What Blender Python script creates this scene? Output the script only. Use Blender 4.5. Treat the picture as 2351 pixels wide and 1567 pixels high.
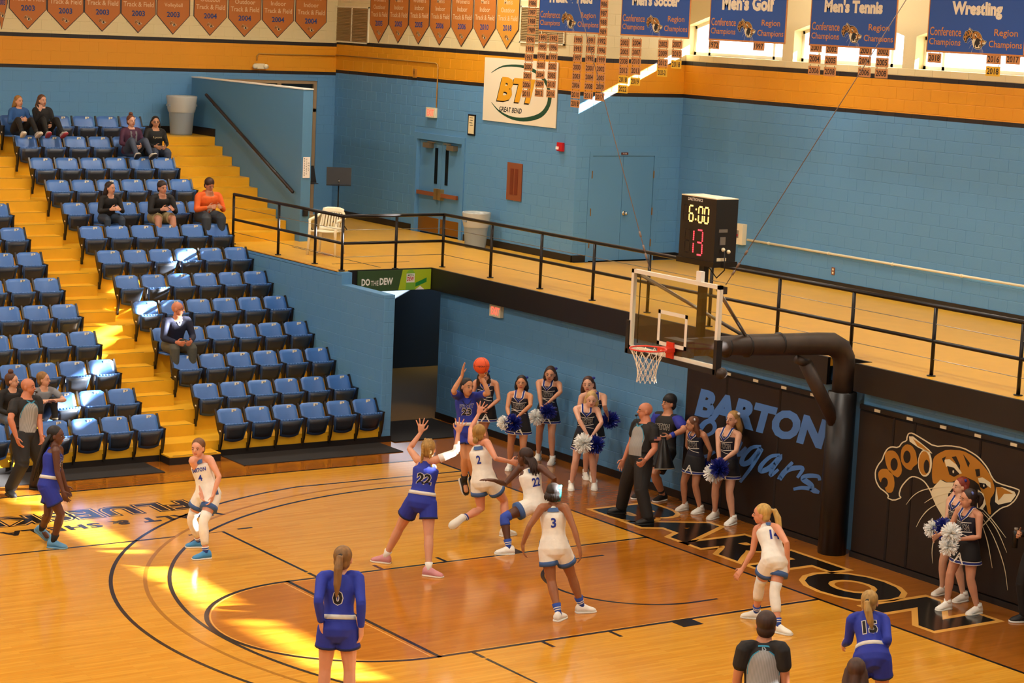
import bpy, bmesh, math, random
from mathutils import Vector as V, Matrix
random.seed(7)
for o in list(bpy.data.objects): bpy.data.objects.remove(o)
scn = bpy.context.scene
COL = scn.collection
R_ = math.radians

# ------------------------------------------------------------------ camera
W_, H_ = 2351, 1567
CAM = V((21.85012719, -18.74799811, 7.2079427))
YAW, PITCH, ROLL, FPX = R_(145.4942929), R_(-8.49632775), R_(2.55393315), 5002.38
_f = V((math.cos(PITCH)*math.cos(YAW), math.cos(PITCH)*math.sin(YAW), math.sin(PITCH)))
_r0 = V((math.sin(YAW), -math.cos(YAW), 0)); _u0 = _r0.cross(_f)
CR = _r0*math.cos(ROLL) + _u0*math.sin(ROLL); CU = -_r0*math.sin(ROLL) + _u0*math.cos(ROLL); CF = _f
cd = bpy.data.cameras.new('camera'); cam = bpy.data.objects.new('camera', cd); COL.objects.link(cam)
cam.matrix_world = Matrix(((CR.x, CU.x, -CF.x, CAM.x), (CR.y, CU.y, -CF.y, CAM.y), (CR.z, CU.z, -CF.z, CAM.z), (0, 0, 0, 1)))
cd.sensor_fit = 'HORIZONTAL'; cd.sensor_width = 36.0; cd.lens = FPX*36.0/W_
cd.clip_start = 0.1; cd.clip_end = 300
scn.camera = cam

# ------------------------------------------------------------------ light
scn.view_settings.view_transform = 'Standard'
scn.view_settings.look = 'None'
scn.view_settings.gamma = 1.0
scn.view_settings.use_curve_mapping = False
scn.view_settings.exposure = -0.12
wd = bpy.data.worlds.new('World'); scn.world = wd; wd.use_nodes = True
bg = wd.node_tree.nodes['Background']; bg.inputs[0].default_value = (0.86, 0.93, 1.0, 1); bg.inputs[1].default_value = 4.0
sl = bpy.data.lights.new('sun', 'SUN'); sl.energy = 110.0; sl.angle = 0.011; sl.color = (0.95, 0.97, 1.0)
sun = bpy.data.objects.new('sun', sl); COL.objects.link(sun); sun.location = (8, 30, 20)
sun.rotation_euler = V((-0.55, -1.0, -0.465)).to_track_quat('-Z', 'Y').to_euler()
LAMP_E, LAMP_C = 250.0, (1.0, 0.95, 0.86)
LAMPS = [(x, y) for x in (-6, 1.5, 9, 16.5) for y in (-26, -17.5, -9, -0.5)] + [(-6, 5.2), (1.5, 5.2), (9, 5.2), (-13.5, -9), (-13.5, -17.5), (-13.5, -0.5), (-13.2, 3.3)]
LAMP_F = {5.2: 0.75, -0.5: 0.8, -9: 1.15, -17.5: 1.3, -26: 1.3, 3.3: 0.85}      # lamp output by row

# ------------------------------------------------------------------ helpers
def ray(u, v):
    return (CR*((u-W_/2)/FPX) - CU*((v-H_/2)/FPX) + CF)
def onz(u, v, z=0.0):
    d = ray(u, v); return CAM + d*((z-CAM.z)/d.z)
def ony(u, v, y):
    d = ray(u, v); return CAM + d*((y-CAM.y)/d.y)
def onx(u, v, x):
    d = ray(u, v); return CAM + d*((x-CAM.x)/d.x)
def pix(p):
    d = V(p)-CAM; w = d.dot(CF); return (W_/2+FPX*d.dot(CR)/w, H_/2-FPX*d.dot(CU)/w)

def lin(h):
    c = [((h >> s) & 255)/255.0 for s in (16, 8, 0)]
    return tuple((x/12.92 if x <= 0.04045 else ((x+0.055)/1.055)**2.4) for x in c) + (1.0,)
MATS = {}
def mat(name, color=0x888888, rough=0.5, metal=0.0, noise=0.0, nscale=8.0, bump=0.0, bscale=60.0, spec=0.5, emit=None, estr=0.0, stretch=None, coat=0.0):
    if name in MATS: return MATS[name]
    m = bpy.data.materials.new(name); m.use_nodes = True; MATS[name] = m
    nt = m.node_tree; b = nt.nodes['Principled BSDF']
    c = lin(color) if isinstance(color, int) else color
    b.inputs['Base Color'].default_value = c
    b.inputs['Roughness'].default_value = rough; b.inputs['Metallic'].default_value = metal
    b.inputs['Specular IOR Level'].default_value = spec
    b.inputs['Coat Weight'].default_value = coat
    m.diffuse_color = c
    if noise or bump:
        tc = nt.nodes.new('ShaderNodeTexCoord'); mp = nt.nodes.new('ShaderNodeMapping')
        nt.links.new(tc.outputs['Object'], mp.inputs[0])
        if stretch: mp.inputs['Scale'].default_value = stretch
    if noise:
        n = nt.nodes.new('ShaderNodeTexNoise'); n.inputs['Scale'].default_value = nscale; n.inputs['Detail'].default_value = 4
        nt.links.new(mp.outputs[0], n.inputs['Vector'])
        mr = nt.nodes.new('ShaderNodeMapRange'); mr.inputs['From Min'].default_value = 0.3; mr.inputs['From Max'].default_value = 0.7
        mr.inputs['To Min'].default_value = 1-noise; mr.inputs['To Max'].default_value = 1+noise*0.6
        nt.links.new(n.outputs['Fac'], mr.inputs['Value'])
        mx = nt.nodes.new('ShaderNodeVectorMath'); mx.operation = 'SCALE'; mx.inputs[0].default_value = c[:3]
        nt.links.new(mr.outputs[0], mx.inputs['Scale']); nt.links.new(mx.outputs[0], b.inputs['Base Color'])
    if bump:
        n2 = nt.nodes.new('ShaderNodeTexNoise'); n2.inputs['Scale'].default_value = bscale; n2.inputs['Detail'].default_value = 3
        nt.links.new(mp.outputs[0], n2.inputs['Vector'])
        bp = nt.nodes.new('ShaderNodeBump'); bp.inputs['Strength'].default_value = bump; bp.inputs['Distance'].default_value = 0.01
        nt.links.new(n2.outputs['Fac'], bp.inputs['Height']); nt.links.new(bp.outputs[0], b.inputs['Normal'])
    if emit is not None:
        b.inputs['Emission Color'].default_value = lin(emit) if isinstance(emit, int) else emit
        b.inputs['Emission Strength'].default_value = estr
    return m

class MB:
    """mesh collector: boxes, tubes, lofts, prisms with material slots"""
    def __init__(s): s.v = []; s.f = []; s.m = []
    def add(s, vs, fs, mi=0):
        n = len(s.v); s.v += [tuple(p) for p in vs]
        for f in fs: s.f.append(tuple(n+i for i in f)); s.m.append(mi)
        return s
    def box(s, a, b, mi=0, M=None):
        x0, y0, z0 = a; x1, y1, z1 = b
        vs = [V(p) for p in ((x0,y0,z0),(x1,y0,z0),(x1,y1,z0),(x0,y1,z0),(x0,y0,z1),(x1,y0,z1),(x1,y1,z1),(x0,y1,z1))]
        if M is not None: vs = [M @ p for p in vs]
        return s.add(vs, [(3,2,1,0),(4,5,6,7),(0,1,5,4),(1,2,6,5),(2,3,7,6),(3,0,4,7)], mi)
    def rings(s, rs, mi=0, cap=True, closed=True):
        n = len(rs[0]); base = len(s.v)
        for r in rs: s.v += [tuple(p) for p in r]
        for i in range(len(rs)-1):
            for j in range(n if closed else n-1):
                a = base+i*n+j; b = base+i*n+(j+1) % n
                s.f.append((a, b, b+n, a+n)); s.m.append(mi)
        if cap and closed:
            s.f.append(tuple(base+j for j in range(n-1, -1, -1))); s.m.append(mi)
            s.f.append(tuple(base+(len(rs)-1)*n+j for j in range(n))); s.m.append(mi)
        return s
    def tube(s, pts, r, n=8, mi=0, cap=True, side=None):
        pts = [V(p) for p in pts]; rr = r if isinstance(r, (list, tuple)) else [r]*len(pts)
        rs = []; up = V(side) if side else None
        for i, p in enumerate(pts):
            t = (pts[min(i+1, len(pts)-1)]-pts[max(i-1, 0)]).normalized()
            if up is None: up = V((0, 0, 1)) if abs(t.z) < 0.9 else V((1, 0, 0))
            a = up.cross(t)
            if a.length < 1e-5: a = V((0.3, 0.9, 0.1)).cross(t)
            a.normalize(); b = t.cross(a)
            up = b
            rs.append([p+(a*math.cos(k*2*math.pi/n)+b*math.sin(k*2*math.pi/n))*rr[i] for k in range(n)])
        return s.rings(rs, mi, cap)
    def prism(s, poly, fn0, fn1, mi=0):
        """poly: 2D points; fn0/fn1 map a 2D point to front and back 3D"""
        n = len(poly); a = [fn0(p) for p in poly]; b = [fn1(p) for p in poly]
        s.add(a+b, [tuple(range(n)), tuple(range(2*n-1, n-1, -1))]+[(i, i+n, (i+1) % n+n, (i+1) % n) for i in range(n)], mi)
        return s
    def sphere(s, c, r, n=12, m=8, mi=0, M=None):
        c = V(c); r = V(r) if not isinstance(r, (int, float)) else V((r, r, r))
        rs = []
        for i in range(m+1):
            t = math.pi*(0.02+0.96*i/m); q = []
            for k in range(n):
                p = V((r.x*math.sin(t)*math.cos(2*math.pi*k/n), r.y*math.sin(t)*math.sin(2*math.pi*k/n), -r.z*math.cos(t)))
                q.append((M @ p if M is not None else p)+c)
            rs.append(q)
        return s.rings(rs, mi)
    def mesh(s, name, mats, smooth=False):
        me = bpy.data.meshes.new(name); me.from_pydata(s.v, [], s.f)
        for m in (mats if isinstance(mats, (list, tuple)) else [mats]): me.materials.append(m)
        if any(s.m): me.polygons.foreach_set('material_index', s.m)
        if smooth: me.polygons.foreach_set('use_smooth', [True]*len(me.polygons))
        me.validate(); me.update(); return me
    def obj(s, name, mats, parent=None, smooth=False, loc=None):
        return link(name, s.mesh(name, mats, smooth), parent, loc)

def link(name, me, parent=None, loc=None):
    o = bpy.data.objects.new(name, me); COL.objects.link(o)
    if parent is not None: o.parent = parent
    if loc is not None: o.location = loc
    return o
def tag(o, label=None, cat=None, group=None, kind=None):
    if label: o['label'] = label
    if cat: o['category'] = cat
    if group: o['group'] = group
    if kind: o['kind'] = kind
    return o
def empty(name, loc=(0, 0, 0), label=None, cat=None, group=None, kind=None):
    o = bpy.data.objects.new(name, None); COL.objects.link(o); o.location = loc; o.empty_display_size = 0.1
    return tag(o, label, cat, group, kind)
def copy_tree(o, parent=None):
    c = o.copy(); COL.objects.link(c); c.parent = parent
    for ch in [k for k in KIDS.get(o.name, [])]: copy_tree(ch, c)
    return c
KIDS = {}
def reg(o):                                   # remember a prototype's children for copy_tree
    KIDS[o.name] = list(o.children)
    for c in o.children: reg(c)

_tcache = {}
def text_geo(txt, size=1.0, bold=0.0, res=2, shear=0.0, spacing=1.0, bevel=False):
    """triangulated lettering in the XY plane, centred; returns verts, faces, width, height"""
    key = (txt, round(size, 4), bold, res, shear, spacing)
    if key in _tcache: return _tcache[key]
    cu = bpy.data.curves.new('lettering', 'FONT'); cu.body = txt; cu.size = size; cu.offset = bold*size; cu.resolution_u = res
    cu.shear = shear; cu.space_character = spacing; cu.fill_mode = 'FRONT'
    ob = bpy.data.objects.new('lettering', cu)
    me = bpy.data.meshes.new_from_object(ob)
    vs = [V(v.co) for v in me.vertices]; fs = [tuple(p.vertices) for p in me.polygons]
    bpy.data.objects.remove(ob); bpy.data.meshes.remove(me); bpy.data.curves.remove(cu)
    if not vs: return [], [], 0, 0
    x0, x1 = min(v.x for v in vs), max(v.x for v in vs); y0, y1 = min(v.y for v in vs), max(v.y for v in vs)
    vs = [V((v.x-(x0+x1)/2, v.y-(y0+y1)/2, 0)) for v in vs]
    _tcache[key] = (vs, fs, x1-x0, y1-y0); return _tcache[key]
def text_nest(txt, c, ax, ay, h, w, bolds, spacing=1.0, res=4):
    """the same lettering in several weights that nest; returns one collector per weight"""
    _, _, tw, th = text_geo(txt, 1.0, 0.0, res, 0.0, spacing); sx, sy = w/tw, h/th; out = []
    for i, b in enumerate(bolds):
        vs, fs, _, _ = text_geo(txt, 1.0, b, res, 0.0, spacing)
        out.append(MB().add([V(c)+V(ax)*(v.x*sx)+V(ay)*(v.y*sy)+V((0, 0, 0.0007*i)) for v in vs], fs))
    return out
def text_on(mb, txt, c, ax, ay, h, w=None, bold=0.0, mi=0, shear=0.0, res=2, lift=None, spacing=1.0, maxw=None):
    """lay lettering into a collector: c centre, ax/ay unit axes, h cap height (of the whole string), w forced width"""
    vs, fs, tw, th = text_geo(txt, 1.0, bold, res, shear, spacing)
    if not vs: return mb
    sy = h/th; sx = (w/tw) if w else sy
    if maxw and sx*tw > maxw: sx = maxw/tw
    c = V(c); ax = V(ax); ay = V(ay); l = V(lift) if lift else V((0, 0, 0))
    return mb.add([c+ax*(v.x*sx)+ay*(v.y*sy)+l for v in vs], fs, mi)
# ------------------------------------------------------------------ materials of the room
def nd(m, t): return m.node_tree.nodes.new(t)
def lk(m, a, b): m.node_tree.links.new(a, b)
BLUE, YEL, CREAM, BLK = 0x5B91BC, 0xDD9410, 0xDECD9A, 0x1E1611
def paint_bands(name, dz=0.0):
    m = mat(name, BLUE, 0.55); b = m.node_tree.nodes['Principled BSDF']
    g = nd(m, 'ShaderNodeNewGeometry'); sx = nd(m, 'ShaderNodeSeparateXYZ'); lk(m, g.outputs['Position'], sx.inputs[0])
    mr = nd(m, 'ShaderNodeMapRange'); mr.inputs['From Min'].default_value = 5+dz; mr.inputs['From Max'].default_value = 7+dz
    lk(m, sx.outputs['Z'], mr.inputs['Value'])
    cr = nd(m, 'ShaderNodeValToRGB'); cr.color_ramp.interpolation = 'CONSTANT'; e = cr.color_ramp.elements
    e[0].position = 0; e[0].color = lin(BLUE); e[1].position = 0.40; e[1].color = lin(BLK)
    for p, c in ((0.435, YEL), (0.71, BLK), (0.747, CREAM)):
        k = e.new(p); k.color = lin(c)
    lk(m, mr.outputs[0], cr.inputs[0]); lk(m, cr.outputs[0], b.inputs['Base Color'])
    n = nd(m, 'ShaderNodeTexNoise'); n.inputs['Scale'].default_value = 45; lk(m, g.outputs['Position'], n.inputs['Vector'])
    bp = nd(m, 'ShaderNodeBump'); bp.inputs['Strength'].default_value = 0.25; bp.inputs['Distance'].default_value = 0.006
    lk(m, n.outputs[0], bp.inputs['Height']); lk(m, bp.outputs[0], b.inputs['Normal'])
    return m
M_BAND = paint_bands('painted_block'); M_BANDL = paint_bands('painted_block_left', -0.055)
M_BLUE = mat('blue_block_paint', BLUE, 0.5, bump=0.2, bscale=45)
M_BLACK = mat('black_paint', 0x15100D, 0.45)
M_RUB = mat('black_rubber_base', 0x1A1512, 0.5)
M_YELF = mat('yellow_floor_paint', 0xE3A92F, 0.32, noise=0.06, nscale=3)
M_RISER = mat('yellow_riser_paint', 0xE6AC22, 0.35, noise=0.05, nscale=4)
M_CEIL = mat('ceiling_white', 0xCFC6B0, 0.8)
M_METAL = mat('black_steel', 0x1B1511, 0.35, metal=0.3)
M_GREY = mat('galvanised', 0x9A938A, 0.35, metal=0.8)
M_CREAMP = mat('cream_plastic', 0xE9DDB8, 0.4)
M_WHITE = mat('white_plastic', 0xF2EEE4, 0.4)
M_BROWN = mat('brown_enamel', 0x8A5030, 0.4)
M_DARKG = mat('dark_glass', 0x1B2022, 0.08)

def wood(name, tint, dark, rough=0.13, mort=0.82):
    m = mat(name, tint, rough, spec=0.4); b = m.node_tree.nodes['Principled BSDF']
    g = nd(m, 'ShaderNodeNewGeometry'); mp = nd(m, 'ShaderNodeMapping'); lk(m, g.outputs['Position'], mp.inputs[0])
    mp.inputs['Rotation'].default_value = (0, 0, R_(90))
    br = nd(m, 'ShaderNodeTexBrick'); lk(m, mp.outputs[0], br.inputs['Vector'])
    br.offset = 0.37; br.inputs['Scale'].default_value = 1.0; br.inputs['Brick Width'].default_value = 0.9; br.inputs['Row Height'].default_value = 0.057
    br.inputs['Mortar Size'].default_value = 0.0012; br.inputs['Mortar Smooth'].default_value = 0.3; br.inputs['Bias'].default_value = -0.15
    br.inputs['Color1'].default_value = lin(tint); br.inputs['Color2'].default_value = lin(dark); br.inputs['Mortar'].default_value = tuple(c*mort for c in lin(dark)[:3])+(1,)
    n = nd(m, 'ShaderNodeTexNoise'); n.inputs['Scale'].default_value = 2.2; n.inputs['Detail'].default_value = 5
    mp2 = nd(m, 'ShaderNodeMapping'); mp2.inputs['Scale'].default_value = (9, 0.8, 1); lk(m, g.outputs['Position'], mp2.inputs[0]); lk(m, mp2.outputs[0], n.inputs['Vector'])
    mr = nd(m, 'ShaderNodeMapRange'); mr.inputs['From Min'].default_value = 0.3; mr.inputs['From Max'].default_value = 0.7; mr.inputs['To Min'].default_value = 0.9; mr.inputs['To Max'].default_value = 1.06
    lk(m, n.outputs['Fac'], mr.inputs['Value'])
    sc = nd(m, 'ShaderNodeVectorMath'); sc.operation = 'SCALE'; lk(m, br.outputs['Color'], sc.inputs[0]); lk(m, mr.outputs[0], sc.inputs['Scale'])
    lk(m, sc.outputs[0], b.inputs['Base Color'])
    return m
M_COURT = wood('maple_court', 0xDA9C30, 0xCF8C22)
M_APRON = wood('stained_apron', 0x995919, 0x955617, mort=0.95)
M_LANE = wood('stained_lane', 0xBC741C, 0xB06814)
M_LINE = mat('black_court_paint', 0x1C1510, 0.16)
M_TAN = mat('tan_court_paint', 0xA86F16, 0.16)
M_EDGE = mat('pale_edge_line', 0xE2A54A, 0.16)

# ------------------------------------------------------------------ structure
YW, ZD, XA, YB, XC, YD = 2.0, 2.72, -19.85, 4.95, -10.8, 7.4
RISE = 0.3514
def T(k): return 0.0 if k <= 0 else 0.26+(k-1)*RISE
def RX(k): return -9.1 if k <= 1 else -10.0-(k-2)*0.79

floor = tag(MB().box((-16, -36, -0.2), (30, 2.6, 0)).obj('floor', M_APRON), kind='structure')
MB().box((-7.62, -28.65, 0), (7.62, 0, 0.001)).obj('court_surface', M_COURT, floor)
def arc(cx, cy, r, a0, a1, n=48): return [(cx+r*math.cos(a0+(a1-a0)*i/n), cy+r*math.sin(a0+(a1-a0)*i/n)) for i in range(n+1)]
lane = [(-1.829, 0), (-1.829, -5.79)]+arc(0, -5.79, 1.829, math.pi, 2*math.pi)+[(1.829, 0)]
MB().prism(lane[::-1], lambda p: (p[0], p[1], 0.002), lambda p: (p[0], p[1], 0.0005)).obj('lane_surface', M_LANE, floor)
def line(pts, w, z=0.003, m=None, closed=False, name='court_line'):
    mb = MB(); P = [V((p[0], p[1], 0)) for p in pts]; n = len(P); L = []
    for i in range(n):
        a = P[(i-1) % n] if (closed or i) else P[i]; b = P[(i+1) % n] if (closed or i < n-1) else P[i]
        t = (b-a).normalized(); q = V((-t.y, t.x, 0)); L.append((P[i]+q*w/2, P[i]-q*w/2))
    for i in range(n if closed else n-1):
        j = (i+1) % n
        vs = [L[i][1], L[j][1], L[j][0], L[i][0]]
        mb.add([(v.x, v.y, z) for v in vs]+[(v.x, v.y, 0.0003) for v in vs], [(0, 1, 2, 3), (0, 4, 5, 1), (2, 6, 7, 3)])
    return mb.obj(name, m or M_LINE, floor)
hoop = -1.6
line([(-7.6, -0.025), (7.6, -0.025)], 0.05); line([(-7.6, 0), (-7.6, -28)], 0.05); line([(7.6, 0), (7.6, -28)], 0.05)
for s in (-1, 1):
    line([(s*1.80, 0), (s*1.80, -5.79)], 0.055)
    line([(s*1.76, -0.1), (s*1.76, -5.70)], 0.016, 0.0032, M_EDGE)
    MB().box((s*1.829, -2.44, 0), (s*2.06, -2.13, 0.003)).obj('lane_block', M_LINE, floor)
    for y in (-3.38, -4.36, -5.33): line([(s*1.829, y), (s*2.06, y)], 0.05)
line([(-1.829, -5.77), (1.829, -5.77)], 0.055); line([(-1.75, -5.85), (1.75, -5.85)], 0.016, 0.0032, M_EDGE)
line(arc(0, -5.79, 1.80, math.pi, 2*math.pi, 40), 0.055); line(arc(0, -5.79, 1.755, math.pi*1.02, math.pi*1.98, 40), 0.016, 0.0032, M_EDGE)
line([(-1.22, -1.22)]+arc(0, hoop, 1.22, math.pi, 2*math.pi, 40)+[(1.22, -1.22)], 0.05)
line([(-6.60, 0), (-6.60, -3.0)]+arc(0, hoop, 6.75, math.pi+0.215, 2*math.pi-0.215, 90)+[(6.60, -3.0), (6.60, 0)], 0.05)
line([(-6.325, 0), (-6.325, hoop)]+arc(0, hoop, 6.325, math.pi, 2*math.pi, 90)+[(6.325, hoop), (6.325, 0)], 0.05, 0.0026, M_TAN)
line([(-6.02, 0), (-6.02, hoop)]+arc(0, hoop, 6.02, math.pi, 2*math.pi, 90)+[(6.02, hoop), (6.02, 0)], 0.05, 0.0031)
line([(-2.1, -5.33), (-4.5, -5.33), (-4.5, -5.85)], 0.045); line([(-4.5, -6.05), (-4.5, -23)], 0.045)
line([(2.1, -5.33), (4.5, -5.33), (4.5, -23)], 0.045); line([(-4.55, -4.85), (-4.55, -5.08)], 0.05)
# lettering painted on the floor
X3, Y3, Z3 = V((1, 0, 0)), V((0, 1, 0)), V((0, 0, 1))
for mb, m_, nm in zip(text_nest('BARTON', (0, 0.83, 0.0018), X3, Y3, 0.96, 6.90, (0.105, 0.052), 1.12), (M_EDGE, M_LINE), ('lettering_outline', 'lettering')): mb.obj(nm, m_, floor)
fx, fy = V((0, -1, 0)), V((1, 0, 0))
for mb, m_, nm in zip(text_nest('FLUESKE', (-6.20, -6.62, 0.0022), fx, fy, 0.46, 3.15, (0.105, 0.062, 0.032), 1.22), (M_LINE, M_EDGE, M_LINE), ('lettering_outline', 'lettering_inline', 'lettering')): mb.obj(nm, m_, floor)
mb = MB(); text_on(mb, 'WALT & SHEILA', (-5.53, -6.47, 0.003), fx, fy, 0.27, 3.3, 0.05, spacing=1.2); mb.obj('lettering', M_LINE, floor)

# ---- block walls
def bevel_block(l, h, t=0.035, c=0.004):
    x, z = l/2-0.002, h/2-0.002
    vs = [(-x, -t, -z), (x, -t, -z), (x, -t, z), (-x, -t, z), (-x, -c, -z), (x, -c, -z), (x, -c, z), (-x, -c, z),
          (-x+c, 0, -z+c), (x-c, 0, -z+c), (x-c, 0, z-c), (-x+c, 0, z-c)]
    fs = [(8, 9, 10, 11), (4, 5, 9, 8), (5, 6, 10, 9), (6, 7, 11, 10), (7, 4, 8, 11), (0, 1, 5, 4), (1, 2, 6, 5), (2, 3, 7, 6), (3, 0, 4, 7)]
    return vs, fs
BL, BH = 0.4064, 0.2032
_bm = {}
def block_wall(parent, org, ax, nrm, s0, s1, z0, z1, m, opens=(), cap=300):
    """org: point on the wall face (z ignored); ax: unit along the wall; nrm: outward normal; blocks with edges, joints recessed"""
    org = V(org); ax = V(ax); nrm = V(nrm); items = []
    row0 = int(math.floor((z0)/BH)); row = row0
    while row*BH < z1-0.02:
        za, zb = max(row*BH, z0), min((row+1)*BH, z1); row += 1
        if zb-za < 0.03: continue
        iv = [(s0, s1)]
        for (a, b, c, d) in opens:
            if zb > c+0.02 and za < d-0.02:
                nv = []
                for p, q in iv:
                    if a > p: nv.append((p, min(a, q)))
                    if b < q: nv.append((max(b, p), q))
                iv = [(p, q) for p, q in nv if q-p > 0.03]
        off = BL/2 if row % 2 else 0
        for p, q in iv:
            k = math.floor((p-off)/BL)
            while k*BL+off < q-0.02:
                a, b = max(p, k*BL+off), min(q, (k+1)*BL+off); k += 1
                if b-a < 0.03: continue
                c = org+ax*((a+b)/2); c.z = (za+zb)/2
                u, v = pix(c)
                if -160 < u < W_+160 and -160 < v < H_+160:
                    d = (c-CAM).length; vis = (0 < u < W_ and 0 < v < H_)
                    items.append(((0 if vis else 1, d), c, round(b-a, 3), round(zb-za, 3)))
    items.sort(key=lambda t: t[0])
    rz = math.atan2(nrm.y, nrm.x)-math.pi/2
    Mr = Matrix.Rotation(rz, 3, 'Z')
    for i, (_, c, l, h) in enumerate(items[:cap]):
        key = (l, h, m.name)
        if key not in _bm:
            vs, fs = bevel_block(l, h); me = bpy.data.meshes.new('block'); me.from_pydata(vs, [], fs); me.materials.append(m); _bm[key] = me
        o = link('block', _bm[key], parent, c+nrm*0.004); o.rotation_euler = (0, 0, rz)
    if len(items) > cap:
        mb = MB()
        for _, c, l, h in items[cap:]:
            vs, fs = bevel_block(l, h); mb.add([Mr @ V(p)+c+nrm*0.004 for p in vs], fs)
        tag(mb.obj('block_field', m, parent), kind='stuff')
def struct(name, mb, m, parent=None):
    o = mb.obj(name, m, parent)
    if parent is None: tag(o, kind='structure')
    return o
# wall behind the bleachers (faces +x), with the entrance opening behind the ramp wall
wl = struct('wall_left', MB().box((XA-0.3, -36, 0), (XA, 1.72, 10.5)).box((XA-0.3, 4.50, 0), (XA, YB+0.3, 10.5)).box((XA-0.3, 1.72, 5.62), (XA, 4.50, 10.5)), M_BANDL)
block_wall(wl, (XA, 0, 0), Y3, X3, -4.6, YB, T(13), 7.6, M_BANDL, opens=[(1.72, 4.50, 0, 5.62)])
wb = struct('wall_back', MB().box((XA, YB, 0), (-16.47, YB+0.3, 10.5)).box((-14.55, YB, 0), (XC-0.3, YB+0.3, 10.5)).box((-16.47, YB, 4.76), (-14.55, YB+0.3, 10.5)), M_BAND)
block_wall(wb, (0, YB, 0), X3, -Y3, XA, XC, ZD, 7.5, M_BAND, opens=[(-16.47, -14.55, 0, 4.76)])
wc = struct('wall_alcove', MB().box((XC-0.3, YB, 0), (XC, 5.26, 10.5)).box((XC-0.3, 6.85, 0), (XC, YD, 10.5)).box((XC-0.3, 5.26, 4.78), (XC, 6.85, 10.5)), M_BAND)
block_wall(wc, (XC, 0, 0), Y3, X3, YB, YD, ZD, 7.5, M_BAND, opens=[(5.26, 6.85, 0, 4.78)])
WINC = [-9.42+3.05*i for i in range(13)]; WHW, WS, WE, WP = 1.38, 6.62, 7.16, 7.56
wdm = MB().box((XC-0.3, YD, 0), (30, YD+0.32, WS))
wd_ = struct('wall_window', wdm, M_BAND)
for c in WINC:
    for s in (-1, 1):
        poly = [(c+s*1.525, WS), (c+s*WHW, WS), (c+s*WHW, WE), (c, WP), (c, 10.5), (c+s*1.525, 10.5)]
        if s > 0: poly = poly[::-1]
        MB().prism(poly, lambda p: (p[0], YD, p[1]), lambda p: (p[0], YD+0.32, p[1])).obj('pier', M_BAND, wd_)
MB().box((XC-0.3, YD, WS), (WINC[0]-1.5, YD+0.32, 10.5)).obj('pier', M_BAND, wd_)
block_wall(wd_, (0, YD, 0), X3, -Y3, XC, 1.0, ZD, WS, M_BAND)
tag(MB().box((XC-1, YD+0.32, 7.46), (31, YD+1.5, 7.6)).obj('added_overhang', M_CEIL), kind='structure')      # unseen overhang added outside the windows, sized to cut the sunlight
M_PANE = mat('window_glass', 0xFFFFFF, 0.02); _n = M_PANE.node_tree; _tr = _n.nodes.new('ShaderNodeBsdfTransparent'); _gl = _n.nodes.new('ShaderNodeBsdfGlossy'); _gl.inputs['Roughness'].default_value = 0.02
_mx = _n.nodes.new('ShaderNodeMixShader'); _mx.inputs[0].default_value = 0.06; _n.links.new(_tr.outputs[0], _mx.inputs[1]); _n.links.new(_gl.outputs[0], _mx.inputs[2]); _n.links.new(_mx.outputs[0], _n.nodes['Material Output'].inputs[0])
for i, c in enumerate(WINC[:7]):
    f = MB(); y0, y1 = YD+0.20, YD+0.26
    pts = [(c-WHW, WS), (c+WHW, WS), (c+WHW, WE), (c, WP), (c-WHW, WE)]
    for a, b in zip(pts, pts[1:]+pts[:1]):
        d = V((b[0]-a[0], b[1]-a[1])).normalized(); q = V((-d.y, d.x))*0.06
        P4 = [V(a), V(b), V(b)+q, V(a)+q]
        f.prism([tuple(p) for p in P4], lambda p: (p[0], y0, p[1]), lambda p: (p[0], y1, p[1]))
    w = tag(f.obj('window_%d' % (i+1), mat('window_frame', 0xE8E2D0, 0.4)), kind='structure')
    for xm in (-0.92, 0.92): MB().box((c+xm-0.03, y0, WS), (c+xm+0.03, y1, 7.29)).obj('mullion', mat('window_frame'), w)
    for xa, xb in ((-WHW, -0.92), (-0.92, 0.92), (0.92, WHW)):
        zz = lambda x: WE+(WHW-abs(x))*(WP-WE)/WHW
        pl = [(c+xa, WS), (c+xb, WS), (c+xb, zz(xb))]+([(c, WP)] if xa < 0 < xb else [])+[(c+xa, zz(xa))]
        MB().prism(pl, lambda p: (p[0], YD+0.228, p[1]), lambda p: (p[0], YD+0.232, p[1])).obj('pane', M_PANE, w)
struct('wall_far', MB().box((-20.2, -36.3, 0), (30.3, -36, 10.5)), M_BAND)
struct('wall_near', MB().box((30, -36, 0), (30.3, 8, 10.5)), M_BAND)
struct('ceiling', MB().box((-20.5, -36.5, 10.5), (30.5, 8.2, 10.8)), M_CEIL)

# end wall under the deck
we = struct('wall_baseline', MB().box((-10.64, YW, 0), (-0.27, YW+0.2, 2.62)).box((0.27, YW, 0), (30, YW+0.2, 2.62)).box((-0.27, YW+0.2, 0), (0.27, YW+0.4, 2.62)), M_BLUE)
block_wall(we, (0, YW, 0), X3, -Y3, -10.64, 4.2, 0.0, 2.4, M_BLUE, opens=[(-0.27, 0.27, 0, 3)])
tag(MB().box((-10.64, YW-0.022, 0), (-3.52, YW-0.007, 0.12)).obj('baseboard_baseline', M_RUB), kind='structure')
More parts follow.
